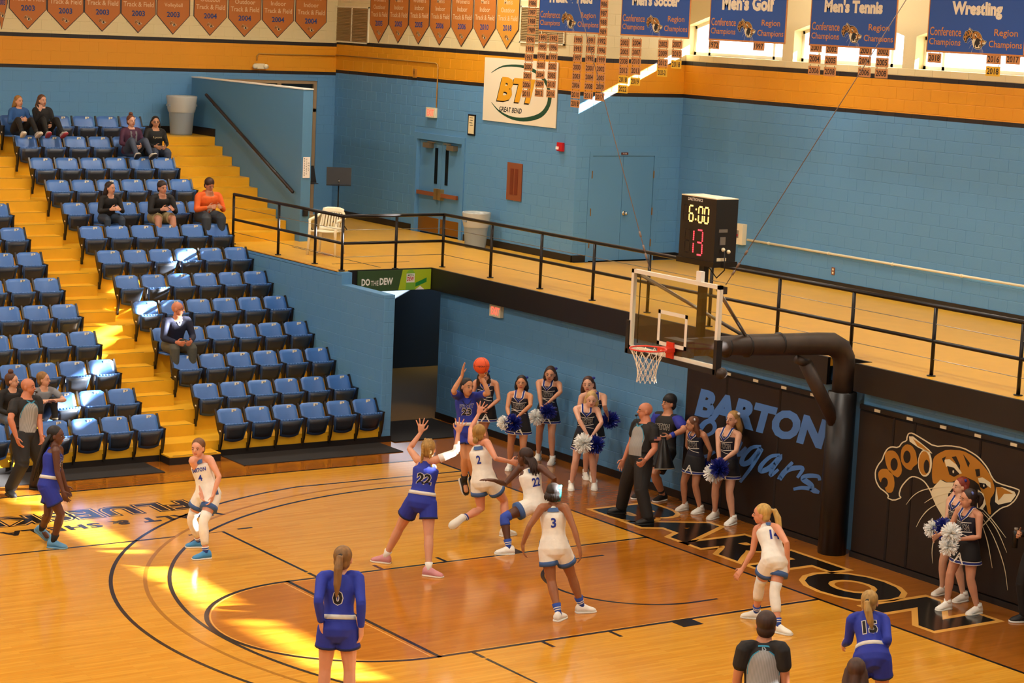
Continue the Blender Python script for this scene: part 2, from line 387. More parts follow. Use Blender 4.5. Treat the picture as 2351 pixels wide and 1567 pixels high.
# portal side wall, stepped
wp = struct('wall_portal', MB().box((-10.56, -0.08, 0), (-9.11, 0.12, 2.5)).box((-15.6, -0.08, 0), (-10.56, 0.12, ZD-0.02)), M_BLUE)
block_wall(wp, (0, -0.08, 0), X3, -Y3, -15.4, -10.56, 0.0, ZD-0.03, M_BLUE)
block_wall(wp, (0, -0.08, 0), X3, -Y3, -10.56, -9.11, 0.0, 2.5, M_BLUE)
block_wall(wp, (-9.11, 0, 0), Y3, X3, -0.08, 0.12, 0.0, 2.5, M_BLUE)
tag(MB().box((-10.6, 0.127, 0), (-9.098, 0.135, 0.1)).box((-9.104, -0.09, 0), (-9.092, 0.135, 0.1)).obj('baseboard_portal', M_RUB), kind='structure')
# room under the deck
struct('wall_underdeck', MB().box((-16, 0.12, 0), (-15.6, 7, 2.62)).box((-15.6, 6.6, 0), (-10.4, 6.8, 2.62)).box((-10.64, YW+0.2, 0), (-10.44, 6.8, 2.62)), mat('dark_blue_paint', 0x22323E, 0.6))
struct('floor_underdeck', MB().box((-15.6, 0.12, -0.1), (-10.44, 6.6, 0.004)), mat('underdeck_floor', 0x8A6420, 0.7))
# upper deck
dk = struct('floor_deck', MB().box((-10.72, 1.83, 2.60), (-0.27, YD, ZD)).box((0.27, 1.83, 2.60), (30, YD, ZD)).box((-0.27, 2.1, 2.60), (0.27, YD, ZD)).box((XA, 0.0, 2.60), (-10.72, YB, ZD)).box((-15.6, -0.08, 2.61), (-10.72, 0.0, ZD)), M_YELF)
fa = struct('trim_2', MB().box((-10.70, 1.78, 2.34), (-0.27, 1.83, 2.725)).box((0.27, 1.78, 2.34), (30, 1.83, 2.725)).box((-0.27, 2.06, 2.34), (0.27, 2.1, 2.725)).box((-10.70, 1.83, 2.34), (-0.27, YW, 2.37)).box((0.27, 1.83, 2.34), (30, YW, 2.37)), M_BLACK)
struct('trim_3', MB().box((-10.70, 0.12, 2.34), (-10.645, 1.83, 2.725)), M_BLACK)
for a, b in (((-19.84, YB-0.02, ZD), (-16.5, YB-0.007, ZD+0.13)), ((-14.5, YB-0.02, ZD), (XC+0.02, YB-0.007, ZD+0.13)), ((XC+0.007, YB-0.02, ZD), (XC+0.02, 5.25, ZD+0.13)), ((XC+0.007, 6.87, ZD), (XC+0.02, YD, ZD+0.13)), ((XC+0.02, YD-0.02, ZD), (29, YD-0.007, ZD+0.13))):
    tag(MB().box(a, b).obj('baseboard_deck', M_RUB), kind='structure')
line_m = M_LINE
MB().box((-14.2, 0.9, ZD), (-10.95, 0.93, ZD+0.002)).obj('floor_joint', M_LINE, dk); MB().box((-11.6, 0.3, ZD), (-11.57, 1.9, ZD+0.002)).obj('floor_joint', M_LINE, dk)
# ramp wall beside the upper stair
wr = struct('wall_ramp', MB().box((XA, 1.5, ZD), (-15.0, 1.71, 5.64)), mat('ramp_wall_paint', 0x4E82A8, 0.5, bump=0.15, bscale=50))
MB().box((XA, 1.49, 5.635), (-14.99, 1.72, 5.655)).obj('wall_cap', M_WHITE, wr)
tag(MB().box((XA, 1.478, T(13)), (RX(13), 1.497, T(13)+0.16)).obj('baseboard_ramp', M_RUB), kind='structure')
tag(MB().box((XA+0.007, -20, T(13)), (XA+0.022, 1.49, T(13)+0.14)).obj('baseboard_left', M_RUB), kind='structure')

# ---- bleacher tiers
bl = empty('floor_bleachers', kind='structure')
for k in range(1, 14):
    xb = RX(k+1) if k < 13 else XA
    y1 = -0.085 if k <= 8 else 1.49
    MB().box((xb-0.02, -22, T(k-1)-0.02 if k > 1 else 0), (RX(k), y1, T(k))).obj('tier', [M_RISER], bl)
    if k > 1: MB().box((RX(k)+0.005-0.05, -4.06, T(k)), (RX(k)-0.03, -3.27, T(k)+0.003)).obj('nosing_strip', M_RUB, bl)
    if k > 1:
        zt = (T(k-1)+T(k))/2
        MB().box((RX(k), -4.06, T(k-1)), (RX(k)+0.36, -3.27, zt)).obj('half_step', M_RISER, bl)
        MB().box((RX(k)+0.33, -4.06, zt), (RX(k)+0.345, -3.27, zt+0.003)).obj('nosing_strip', M_RUB, bl)
    if k >= 9: MB().box((RX(k), 0.02, T(k-1)), (RX(k)+0.36, 1.49, (T(k-1)+T(k))/2)).obj('half_step', M_RISER, bl)
MB().box((RX(1), -4.13, 0), (RX(1)+0.36, -3.24, 0.115)).obj('step_base', M_RUB, bl)
MB().box((RX(1), -4.13, 0.115), (RX(1)+0.36, -3.24, 0.135)).obj('half_step', M_RISER, bl)
MB().box((RX(1)+0.32, -4.06, 0.135), (RX(1)+0.335, -3.3, 0.138)).obj('nosing_strip', M_RUB, bl)
MB().box((RX(1), -22, 0), (RX(1)+0.012, -4.14, 0.1)).box((RX(1), -3.23, 0), (RX(1)+0.012, -0.09, 0.1)).obj('baseboard', M_RUB, bl)

# ---- high bay lamps under the ceiling
M_LENS = mat('lamp_lens', 0xFFF0D0, 0.5, emit=(1, 0.8, 0.5, 1), estr=8)
for i, (x, y) in enumerate(LAMPS):
    r = empty('high_bay_lamp', (x, y, 9.9), 'white high bay lamp hanging under the gym ceiling', 'lamp', 'high bay ceiling lamps')
    MB().box((-0.6, -0.35, 0.0), (0.6, 0.35, 0.12)).tube([(0, 0, 0.12), (0, 0, 0.59)], 0.02).obj('housing', M_WHITE, r)
    MB().box((-0.58, -0.33, -0.012), (0.58, 0.33, -0.001)).obj('lens', M_LENS, r)
    ld = bpy.data.lights.new('lamp_light', 'AREA'); ld.shape = 'RECTANGLE'; ld.size = 1.2; ld.size_y = 0.7; ld.energy = LAMP_E*LAMP_F.get(y, 1.0); ld.color = LAMP_C
    lo = bpy.data.objects.new('lamp_light', ld); COL.objects.link(lo); lo.parent = r; lo.location = (0, 0, -0.03)
# ------------------------------------------------------------------ doors
M_DOOR = mat('blue_door_paint', 0x5C90BA, 0.4)
M_KICK = mat('brass_kickplate', 0x9A6A28, 0.35, metal=0.6)
d1 = empty('door_1', kind='structure')
y = YB
MB().box((-16.47, y-0.03, ZD), (-16.36, y+0.2, 4.76)).box((-14.66, y-0.03, ZD), (-14.55, y+0.2, 4.76)).box((-16.36, y-0.03, 4.63), (-14.66, y+0.2, 4.76)).obj('door_frame', M_DOOR, d1)
for s in (-1, 1):
    xa, xb = (-16.35, -15.515) if s < 0 else (-15.505, -14.67)
    lf = MB().box((xa, y+0.06, ZD+0.02), (xb, y+0.11, 4.625)).obj('door_leaf', M_DOOR, d1)
    xm = -15.51+s*0.2
    MB().box((xm-0.055, y+0.052, 3.75), (xm+0.055, y+0.061, 4.48)).obj('vision_pane', M_DARKG, lf)
    MB().box((xa+0.03, y+0.052, ZD+0.03), (xb-0.03, y+0.06, ZD+0.33)).obj('kick_plate', M_KICK, lf)
    MB().box((xa+0.03, y-0.02, 3.50), (xb-0.14, y+0.03, 3.58)).box((xa+0.05, y+0.03, 3.51), (xa+0.1, y+0.06, 3.57)).box((-15.51+s*0.15-0.05, y+0.03, 3.51), (-15.51+s*0.15+0.05, y+0.06, 3.57)).obj('push_bar', M_BROWN, lf)
    MB().box((-15.51+s*0.03, y-0.03, 3.44), (-15.51+s*0.13, y+0.06, 3.66)).obj('latch_case', mat('brass_latch', 0xB8965A, 0.35, metal=0.7), lf)
    MB().box((-15.51+s*0.45-0.13, y-0.05, 4.47), (-15.51+s*0.45+0.13, y+0.06, 4.57)).box((-15.51+s*0.3-0.12, y-0.04, 4.58), (-15.51+s*0.3+0.14, y-0.01, 4.60)).obj('door_closer', mat('closer_body', 0x8E7F66, 0.4, metal=0.5), lf)
MB().box((-16.6, y+0.2, ZD-0.2), (-14.4, y+0.32, 4.9)).obj('door_light_stop', M_DARKG, d1)  # unseen panel added to stop daylight leaking in under the doors
d2 = empty('door_2', kind='structure')
x = XC
MB().box((x-0.2, 5.26, ZD), (x+0.012, 5.33, 4.78)).box((x-0.2, 6.78, ZD), (x+0.012, 6.85, 4.78)).box((x-0.2, 5.33, 4.70), (x+0.012, 6.78, 4.78)).obj('door_frame', M_DOOR, d2)
for ya, yb in ((5.335, 6.05), (6.058, 6.775)):
    lf = MB().box((x-0.05, ya, ZD+0.015), (x-0.004, yb, 4.695)).obj('door_leaf', M_DOOR, d2)
    ye = 5.33 if ya < 6 else 6.78
    for z in (3.05, 3.65, 4.35): MB().tube([(x+0.01, ye, z-0.07), (x+0.01, ye, z+0.07)], 0.012, 6).obj('hinge', M_KICK, lf)
MB().tube([(x-0.004, 6.12, 3.62), (x+0.05, 6.12, 3.62)], [0.02, 0.02]).sphere((x+0.07, 6.12, 3.62), 0.035).tube([(x-0.004, 6.12, 3.62), (x+0.008, 6.12, 3.62)], 0.045, 12).obj('door_knob', mat('chrome', 0xC9C4BA, 0.15, metal=1.0), d2, True)
MB().box((x-0.34, 5.1, ZD-0.2), (x-0.2, 7.0, 4.9)).obj('door_light_stop', M_DARKG, d2)  # unseen box added behind the leaves to block outdoor light
pl = MB().box((x+0.012, 5.98, 4.72), (x+0.02, 6.14, 4.765)).obj('number_plate', mat('maroon_plate', 0x5A2218, 0.4), d2)
mb = MB(); text_on(mb, 'F-106', (x+0.0215, 6.06, 4.742), Y3, Z3, 0.028); mb.obj('lettering', M_WHITE, pl)
# entrance glazing behind the ramp wall
e = empty('window_8', kind='structure')
fr = MB().box((XA-0.12, 1.72, 5.55), (XA-0.02, 4.5, 5.62))
for ya in (1.72, 2.66, 3.55, 4.42): fr.box((XA-0.12, ya, ZD), (XA-0.02, ya+0.08, 5.55))
fr.box((XA-0.12, 1.72, 4.95), (XA-0.02, 4.5, 5.02))
fr.obj('frame', mat('bronze_frame', 0xB79B74, 0.35, metal=0.4), e)
for ya, yb in ((1.8, 2.66), (2.74, 3.55), (3.63, 4.42)):
    MB().box((XA-0.075, ya, 5.02), (XA-0.065, yb, 5.55)).obj('pane', M_DARKG, e); MB().box((XA-0.075, ya, ZD), (XA-0.065, yb, 4.95)).obj('pane', M_DARKG, e)

# ------------------------------------------------------------------ guard rail of the deck
gr = empty('guard_rail', (-10.72, 2.03, ZD), 'black steel guard rail with cables along the upper deck edge', 'railing')
def rel(root, mb, name, m, smooth=False):
    o = mb.obj(name, m, root, smooth); L = root.location
    for v in o.data.vertices: v.co -= L
    return o
YR = 2.06
posts = [(-14.85, 0.0), (-13.05, 0.0), (-11.68, 0.0), (-10.72, 0.0), (-10.72, 1.08), (-10.72, YR)]+[(x, YR) for x in (-9.17, -7.67, -6.19, -4.74, -3.22, -1.68, -0.13, 1.44, 2.98, 4.5, 6.0)]
for px, py in posts: rel(gr, MB().tube([(px, py, ZD), (px, py, 3.64)], 0.026, 8).tube([(px, py, ZD), (px, py, ZD+0.012)], 0.06, 8), 'post', M_METAL, True)
path = [(-14.85, 0.0), (-10.72, 0.0), (-10.72, YR), (6.0, YR)]
for z, r, nm in ((3.66, 0.03, 'top_rail'), (3.19, 0.026, 'mid_rail'), (2.95, 0.005, 'cable'), (3.42, 0.005, 'cable')):
    for a, b in zip(path, path[1:]): rel(gr, MB().tube([(a[0], a[1], z), (b[0], b[1], z)], r, 8), nm, M_METAL if r > 0.01 else M_GREY, True)
# stair handrail on the ramp wall
hr = empty('handrail', (-17, 1.42, 4.5), 'long dark wooden handrail sloping down the blue ramp wall', 'handrail')
a, b = V((-19.0, 1.42, 5.32)), V((-15.16, 1.42, 3.66))
rel(hr, MB().tube([a, b], 0.032, 8), 'rail', mat('dark_wood_rail', 0x2A1C14, 0.4), True)
for t in (0.08, 0.36, 0.64, 0.92):
    p = a.lerp(b, t); rel(hr, MB().tube([p, p+V((0, 0.02, -0.07)), p+V((0, 0.082, -0.07))], 0.009, 6), 'bracket', M_METAL, True)

# ------------------------------------------------------------------ stadium seats
M_SBACK = mat('blue_seat_plastic', 0x406FB2, 0.38, noise=0.08, nscale=5)
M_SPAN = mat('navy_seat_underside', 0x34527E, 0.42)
M_SBLK = mat('black_seat_bracket', 0x17120E, 0.35)
M_PLATE = mat('seat_number_plate', 0xF6EED6, 0.4)
M_INK = mat('black_ink', 0x14100C, 0.6)
SW = 0.503
def sheet(fn, nu, nv, th, mi=0, mb=None):
    """a curved panel: fn(u,v)->(point, normal) for u,v in 0..1, th thickness"""
    mb = mb or MB(); A = [[fn(i/nu, j/nv) for j in range(nv+1)] for i in range(nu+1)]
    n = (nu+1)*(nv+1); vs = [p for r in A for p, q in r]+[V(p)-V(q)*th for r in A for p, q in r]; fs = []
    ix = lambda i, j: i*(nv+1)+j
    for i in range(nu):
        for j in range(nv):
            fs.append((ix(i, j), ix(i+1, j), ix(i+1, j+1), ix(i, j+1))); fs.append((n+ix(i, j+1), n+ix(i+1, j+1), n+ix(i+1, j), n+ix(i, j)))
    bd = [ix(i, 0) for i in range(nu+1)]+[ix(nu, j) for j in range(1, nv+1)]+[ix(i, nv) for i in range(nu-1, -1, -1)]+[ix(0, j) for j in range(nv-1, 0, -1)]
    for a, b in zip(bd, bd[1:]+bd[:1]): fs.append((b, a, n+a, n+b))
    return mb.add(vs, fs, mi)
def back_fn(u, v):
    y = (u-0.5)*0.43; e = abs(u-0.5)*2
    top = 0.735-0.03*max(0, (e-0.8)/0.2)**2
    z = 0.36+(top-0.36)*v
    x = -0.02-0.16*v**1.2+0.035*e**2+(0.006 if v < 0.72 else 0.0)
    return V((x, y, z)), V((0.95, -(u-0.5)*0.3, 0.3)).normalized()
def pan_out(u, v):      # underside of the folded pan, facing the court
    wv = 0.207-0.035*(1-v); y = (u-0.5)*2*wv; e = abs(u-0.5)*2
    z = 0.26+0.265*v-0.03*(1-e*e)*(1-v)
    x = 0.055+0.085*v+0.025*(1-e*e)
    return V((x, y, z)), V((0.95, 0, -0.3)).normalized()
me_back = sheet(back_fn, 8, 6, 0.018).mesh('backrest', M_SBACK, True)
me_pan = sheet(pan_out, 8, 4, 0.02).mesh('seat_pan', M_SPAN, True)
lp = MB()
for i in range(8):
    a, b = pan_out(i/8, 1)[0], pan_out((i+1)/8, 1)[0]
    lp.tube([a+V((-0.012, 0, 0.008)), b+V((-0.012, 0, 0.008))], 0.017, 6)
me_lip = lp.mesh('pan_lip', M_SBACK, True)
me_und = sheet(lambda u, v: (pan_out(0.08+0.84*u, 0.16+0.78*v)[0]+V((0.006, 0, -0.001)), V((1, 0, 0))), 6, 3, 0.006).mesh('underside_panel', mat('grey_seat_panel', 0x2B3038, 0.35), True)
std = [(-0.19, 0.735), (-0.165, 0.74), (-0.05, 0.54), (0.10, 0.545), (0.135, 0.53), (0.12, 0.36), (0.075, 0.18), (0.02, 0.075), (0.0, 0.075), (0.0, 0.16), (0.03, 0.2), (0.03, 0.34), (-0.05, 0.42), (-0.14, 0.60)]
me_std = MB().prism(std, lambda p: (p[0], -0.016, p[1]), lambda p: (p[0], 0.016, p[1])).box((-0.02, -0.016, 0.53), (0.15, 0.016, 0.552)).box((0.0, -0.016, 0.07), (0.05, 0.016, 0.19)).mesh('bracket', M_SBLK)
me_bolt = MB().sphere((0, 0, 0), 0.008, 6, 4).mesh('bolt', mat('bright_bolt', 0xEDEDED, 0.2, metal=0.6))
plm = {}
def plate_mesh(num):
    if num not in plm:
        mb = MB().box((-0.004, -0.040, -0.025), (0.003, 0.040, 0.025), 0)
        text_on(mb, str(num), (0.0042, 0, 0), Y3, Z3, 0.034, bold=0.03, mi=1)
        plm[num] = mb.mesh('number_plate', [M_PLATE, M_INK])
    return plm[num]
me_row = MB().box((-0.02, -0.02, -0.012), (0.02, -0.015, 0.012)).mesh('row_plate', M_PLATE)
ORD = ['front', 'second', 'third', 'fourth', 'fifth', 'sixth', 'seventh', 'eighth', 'ninth', 'tenth', 'eleventh', 'twelfth', 'top']
TAKEN = {(13, 6), (13, 5), (12, 2), (12, 1), (9, 5), (9, 3), (9, 1), (4, 6), (2, 10), (2, 11)}
sit_fn = lambda u, v: (V((0.06+0.36*v, (u-0.5)*0.43, 0.355+0.02*v+0.012*abs(u-0.5)*2)), V((0, 0, 1)))
me_pan_down = sheet(sit_fn, 4, 4, 0.03).mesh('seat_pan', M_SBACK, True)
def seat(k, num, yc, sec, end_left=False, end_right=True):
    r = empty('stadium_seat', (RX(k), yc, T(k-1)))
    n = num if num < 7 else num-6; nth = {1: 'first', 2: 'second', 3: 'third'}.get(n, ORD[n-1])
    st = 'open' if (k, num) in TAKEN else 'folded'
    tag(r, 'blue %s stadium seat, %s from the %s, %s row%s' % (st, nth, 'entrance wall' if num < 7 else 'aisle steps', ORD[k-1], '' if num < 7 else ' beyond the steps'), 'seat', 'blue stadium seats on the bleachers')
    link('backrest', me_back, r)
    if (k, num) in TAKEN: link('seat_pan', me_pan_down, r)
    else:
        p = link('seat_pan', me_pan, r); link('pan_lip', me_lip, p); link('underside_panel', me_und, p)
    b = link('bracket', me_std, r, (0, -SW/2+0.016, 0))
    if end_left: link('row_plate', me_row, b, (0.06, 0, 0.42))
    if end_right: link('bracket', me_std, r, (0, SW/2-0.016, 0))
    for s in (-1, 1): link('bolt', me_bolt, r, (-0.125, s*0.205, 0.655))
    link('number_plate', plate_mesh(num), r, (-0.150, 0.09, 0.695))
    return r
SEATS = {}
for k in range(1, 14):
    for i in range(6):
        yc = -0.08-0.05-SW*(i+0.5)+0.04
        SEATS[k, i+1] = seat(k, i+1, yc, 'aisle to entrance wall', i == 5, i == 0)
    for i in range(0, 8):
        yc = -4.10-SW*(i+0.5)
        u, v = pix((RX(k)-0.1, yc+SW/2, T(k-1)+0.7))
        if u > -15 and v > 0 and k <= 9: SEATS[k, 7+i] = seat(k, 7+i, yc, 'beyond the yellow aisle steps', False, i == 0)

# ------------------------------------------------------------------ floor mats
M_CARPET = mat('black_carpet', 0x1D1815, 0.95, bump=0.4, bscale=250)
tag(MB().box((-9.05, -3.06, 0.001), (-8.26, -0.13, 0.012)).obj('carpet_runner', M_CARPET), 'black carpet runner below the seats beside the entrance wall', 'mat')
tag(MB().box((-9.05, -11, 0.001), (-8.28, -4.42, 0.012)).obj('carpet_runner', M_CARPET), 'black carpet runner below the seats beyond the aisle steps', 'mat')
tag(MB().box((-10.6, 0.16, 0.005), (-9.0, 1.88, 0.016)).obj('entry_mat', M_CARPET), 'black entrance mat lying in the dark tunnel mouth', 'mat')
# ------------------------------------------------------------------ wall padding with artwork
M_PAD = mat('black_vinyl_pad', 0x1B1310, 0.42, bump=0.1, bscale=300)
M_LETB = mat('pad_blue_print', 0x4A78B8, 0.5)
M_TANP = mat('emblem_tan', 0xB4761E, 0.5); M_CRM = mat('emblem_cream', 0xE6D7AE, 0.5); M_EBLK = mat('emblem_black', 0x120D0A, 0.5)
YP = 1.925
def ribbon(mb, pts, w, mi=0, cl=False):
    """flat stroke in 2D (adds 3D verts with z=0 for later mapping); w width or (start,mid,end) widths"""
    P = [V((p[0], p[1])) for p in pts]
    Q = []                                         # Catmull-Rom smoothing
    for i in range(len(P)-1):
        p0, p1, p2, p3 = P[max(i-1, 0)], P[i], P[i+1], P[min(i+2, len(P)-1)]
        for t in (0, .25, .5, .75): Q.append(0.5*((2*p1)+(-p0+p2)*t+(2*p0-5*p1+4*p2-p3)*t*t+(-p0+3*p1-3*p2+p3)*t**3))
    Q.append(P[-1]); n = len(Q); L = []
    for i, p in enumerate(Q):
        t = (Q[min(i+1, n-1)]-Q[max(i-1, 0)])
        t = t.normalized() if t.length > 1e-9 else V((1, 0)); q = V((-t.y, t.x))
        f = i/(n-1); ww = w if not isinstance(w, tuple) else (w[0]+(w[1]-w[0])*min(1, f*2) if f < .5 else w[1]+(w[2]-w[1])*(f*2-1))
        L.append((p+q*ww/2, p-q*ww/2))
    vs = [V((*a, 0)) for l in L for a in l]
    mb.add(vs, [(2*i, 2*i+1, 2*i+3, 2*i+2) for i in range(n-1)], mi); return mb
def ell(cx, cy, rx, ry, n=18, rot=0):
    return [(cx+rx*math.cos(a)*math.cos(rot)-ry*math.sin(a)*math.sin(rot), cy+rx*math.cos(a)*math.sin(rot)+ry*math.sin(a)*math.cos(rot)) for a in [2*math.pi*i/n for i in range(n)]]
def smooth_poly(P, it=1):
    for _ in range(it):
        Q = []
        for i in range(len(P)):
            a, b = V(P[i]), V(P[(i+1) % len(P)]); Q += [tuple(a.lerp(b, .22)), tuple(a.lerp(b, .78))]
        P = Q
    return P
def shrink(P, d):
    n = len(P); ar = sum(P[i][0]*P[(i+1) % n][1]-P[(i+1) % n][0]*P[i][1] for i in range(n)); s = 1 if ar > 0 else -1; Q = []
    for i in range(n):
        t = (V(P[(i+1) % n])-V(P[i-1])).normalized(); Q.append(tuple(V(P[i])+V((-t.y, t.x))*d*s))
    return Q
EM_OUT = [(500,205),(515,165),(555,160),(640,210),(750,280),(870,270),(1000,290),(1100,345),(1150,385),(1220,470),(1260,560),(1300,600),(1490,655),(1500,680),(1460,760),(1400,810),(1340,825),(1270,880),(1200,960),(1170,985),(1010,1000),(860,960),(800,870),(740,760),(700,660),(660,600),(620,570),(560,550),(520,570),(460,640),(440,710),(465,735),(390,765),(330,740),(340,715),(310,685),(260,650),(225,580),(222,500),(250,440),(285,400),(300,350),(330,300),(370,280),(430,290),(460,245),(500,230)]
def emblem():
    """list of (layer, material index 0 cream 1 black 2 tan, polygon) in zoom pixels, y down; whiskers as ribbons"""
    L = [(0, 0, smooth_poly(EM_OUT)), (1, 1, shrink(smooth_poly(EM_OUT), 11))]
    tan = [[(460,300),(500,262),(550,275),(585,330),(595,400),(600,435),(560,465),(545,495),(500,480),(460,430),(450,370)],
           [(310,350),(340,320),(395,320),(430,360),(455,430),(465,510),(430,560),(395,540),(345,500),(320,430)],
           [(250,520),(280,480),(340,480),(390,540),(400,620),(380,690),(330,690),(310,640),(300,610),(265,590)],
           [(740,380),(790,340),(860,310),(1000,320),(1090,370),(1160,430),(1230,520),(1270,610),(1280,680),(1230,760),(1250,880),(1220,880),(1200,780),(1160,680),(1130,600),(1000,540),(960,560),(920,590),(860,600),(810,570),(770,610),(735,610),(725,540),(730,450)]]
    L += [(2, 2, smooth_poly(p)) for p in tan]
    cre = [[(525,195),(560,195),(700,310),(730,345),(700,340),(600,290),(530,240)], ell(665, 430, 62, 120),
           [(740,640),(800,575),(850,600),(920,600),(905,650),(870,700),(860,780),(850,950),(760,800),(720,680)],
           [(1290,640),(1340,640),(1450,680),(1465,710),(1420,770),(1310,795),(1280,770)],
           [(1130,560),(1170,555),(1240,600),(1245,650),(1200,620),(1140,600)], [(835,400),(880,395),(950,450),(990,520),(950,530),(900,470),(850,460)],
           [(1130,660),(1180,700),(1200,790),(1170,840),(1120,820)], [(890,880),(920,800),(950,900),(1050,910),(1090,800),(1130,890),(1170,880),(1130,950),(930,950)]]
    L += [(3, 0, p) for p in cre]
    L += [(4, 2, p) for p in ([(560,215),(640,270),(720,340),(600,280)], ell(660, 430, 50, 106), [(1290,640),(1330,640),(1440,700),(1360,700),(1310,760)])]
    blk = [ell(508,375,32,55), ell(395,440,32,55), ell(310,600,30,45), ell(680,460,25,60), [(860,455),(920,470),(970,525),(920,550),(880,530)], [(815,390),(850,370),(830,430)],
           [(900,375),(940,370),(975,450),(970,490),(930,420)], [(1000,350),(1060,430),(1045,470)], [(1105,485),(1145,480),(1150,540),(1120,550)], [(1140,600),(1200,610),(1215,640),(1180,660),(1150,640)], [(905,660),(1000,620),(1130,680),(1160,780),(1090,780),(940,790),(890,860),(880,760)]]
    L += [(5, 1, p) for p in blk]+[(6, 0, ell(915, 505, 7, 14)), (6, 0, ell(1183, 628, 6, 11))]
    return L
WHISK = [[(500,795),(560,720),(640,670),(760,645),(900,635)], [(660,780),(760,720),(900,685)], [(590,990),(640,900),(720,820),(880,740)], [(735,1310),(730,1180),(770,1010),(860,790)],
         [(1170,830),(1260,930),(1378,1085)], [(1170,860),(1290,1000),(1385,1215)], [(1165,900),(1270,1080),(1360,1330),(1392,1545)], [(1160,950),(1215,1120),(1257,1350)]]
def emblem_mesh(name, fn, lift, whisk=True):
    """fn maps zoom pixel (x,y) to a 3D point; lift: vector per layer"""
    mb = MB()
    for lay, mi, poly in emblem(): mb.add([fn(p)+lift*(lay+1) for p in poly], [tuple(range(len(poly)))], mi)
    if whisk:
        for w in WHISK:
            t = MB(); ribbon(t, w, (3, 9, 4)); mb.add([fn((p[0], p[1]))+lift*7.5 for p in t.v], t.f, 0)
    return mb.mesh(name, [M_CRM, M_EBLK, M_TANP])
seamsL = [-3.52, ony(1668, 900, YP).x, ony(1792, 900, YP).x, -0.26]
seamsR = [0.26, 0.95, ony(2085, 1200, YP).x, ony(2252, 1010, YP).x, 4.0, 5.2]
def pads(seams, label):
    r = empty('wall_padding', ((seams[0]+seams[-1])/2, YW, 0), label, 'padding')
    for a, b in zip(seams, seams[1:]):
        mb = MB(); c = 0.02; vs, fs = bevel_block(b-a-0.004, 2.0, 0.055, c)
        mb.add([V((p[0]+(a+b)/2, YP-p[1]*1.0, p[2]+1.08)) for p in vs], [f[::-1] for f in fs]); rel(r, mb, 'pad', M_PAD)
    rel(r, MB().box((seams[0], YP+0.01, 2.085), (seams[-1], YW-0.012, 2.15)), 'mounting_strip', M_BLACK)
    x = seams[0]+0.3
    while x < seams[-1]-0.1:
        rel(r, MB().box((x, YP-0.002, 2.095), (x+0.11, YP+0.012, 2.135)), 'clip', M_CREAMP); x += 0.62
    rel(r, MB().box((seams[0], YP+0.0, 0), (seams[-1], YW-0.012, 0.08)), 'base_strip', M_RUB)
    return r
pL = pads(seamsL, 'black wall padding with blue team lettering behind the baseline')
pR = pads(seamsR, 'black wall padding with large wild cat emblem beside the basket post')
zoomA = lambda p: ony(1560+p[0]/3.9175, 860+p[1]/3.9175, YP-0.003)
bl_, br_, tl_ = zoomA((133, 365)), zoomA((1275, 672)), zoomA((197, 120))
def pgram(txt, bl, br, tl, bold, lift, spacing=1.0, grow=0.0):
    vs, fs, w, h = text_geo(txt, 1.0, bold, 3, 0.0, spacing); u, v = (br-bl), (tl-bl)
    return MB().add([bl+u*(0.5+p.x/w*(1+grow))+v*(0.5+p.y/h*(1+grow*4))+lift for p in vs], fs)
rel(pL, pgram('BARTON', bl_, br_, tl_, 0.06, V((0, 0, 0)), 1.0), 'lettering', M_LETB)
cu = MB()
for w in ([(245,545),(300,515),(318,460),(285,415),(225,435),(175,510),(150,610),(165,700),(230,735),(320,690)], [(500,600),(430,630),(400,690),(430,720),(500,670),(510,610),(560,600)], [(560,600),(520,680),(540,715),(600,650)],
          [(735,645),(650,655),(575,735),(565,800),(640,775),(735,660),(700,740),(640,840),(545,965)], [(905,722),(820,735),(735,815),(735,865),(820,830),(915,730),(840,840),(820,905),(890,850)],
          [(1018,785),(960,850),(895,945),(960,860),(1060,835),(1110,845),(1060,925)], [(1262,950),(1245,912),(1150,908),(1110,935),(1180,985),(1185,1020),(1100,1015),(1025,1028)], [(1170,1022),(1258,1058)]):
    t = MB(); ribbon(t, w, (28, 50, 26)); cu.add([zoomA((p[0], p[1]))+V((0, -0.001, 0)) for p in t.v], t.f)
rel(pL, cu, 'script_lettering', M_LETB)
zoomB = lambda p: ony(1950+p[0]/3.823, 950+p[1]/3.823, YP-0.002)
em = link('emblem', emblem_mesh('emblem', zoomB, V((0, -0.0008, 0))), pR)
for v in em.data.vertices: v.co -= pR.location

# ------------------------------------------------------------------ basket unit
bk = empty('basketball_goal', (0, 1.84, 0), 'wall side basketball goal with glass backboard and padded gooseneck post', 'basketball hoop')
M_PIPE = mat('worn_dark_pipe', 0x3A2C22, 0.5, noise=0.3, nscale=6)
M_RIM = mat('orange_rim', 0xE0391C, 0.35); M_NET = mat('net_cord', 0xF0E4CC, 0.8)
rel(bk, MB().tube([(0, 1.84, 0), (0, 1.84, 2.28)], 0.2, 16), 'post_pad', mat('post_pad_vinyl', 0x171210, 0.4), True)
el = [(0, 1.84, 2.2), (0, 1.84, 2.62), (0, 1.82, 2.76), (0, 1.74, 2.88), (0, 1.58, 2.96), (0, 1.3, 2.98), (0, 0.6, 3.0), (0, 0.1, 3.02), (0, -0.25, 3.03), (0, -1.0, 3.04)]
rel(bk, MB().tube(el, [0.15, 0.15, 0.155, 0.16, 0.16, 0.155, 0.15, 0.145, 0.13, 0.12], 16), 'gooseneck', M_PIPE, True)
for yy in (0.62, 0.05, -0.3, -0.5): rel(bk, MB().tube([(0, yy-0.012, 3.01), (0, yy+0.012, 3.01)], 0.158 if yy > 0 else 0.142, 16), 'clamp_band', M_BLACK, True)
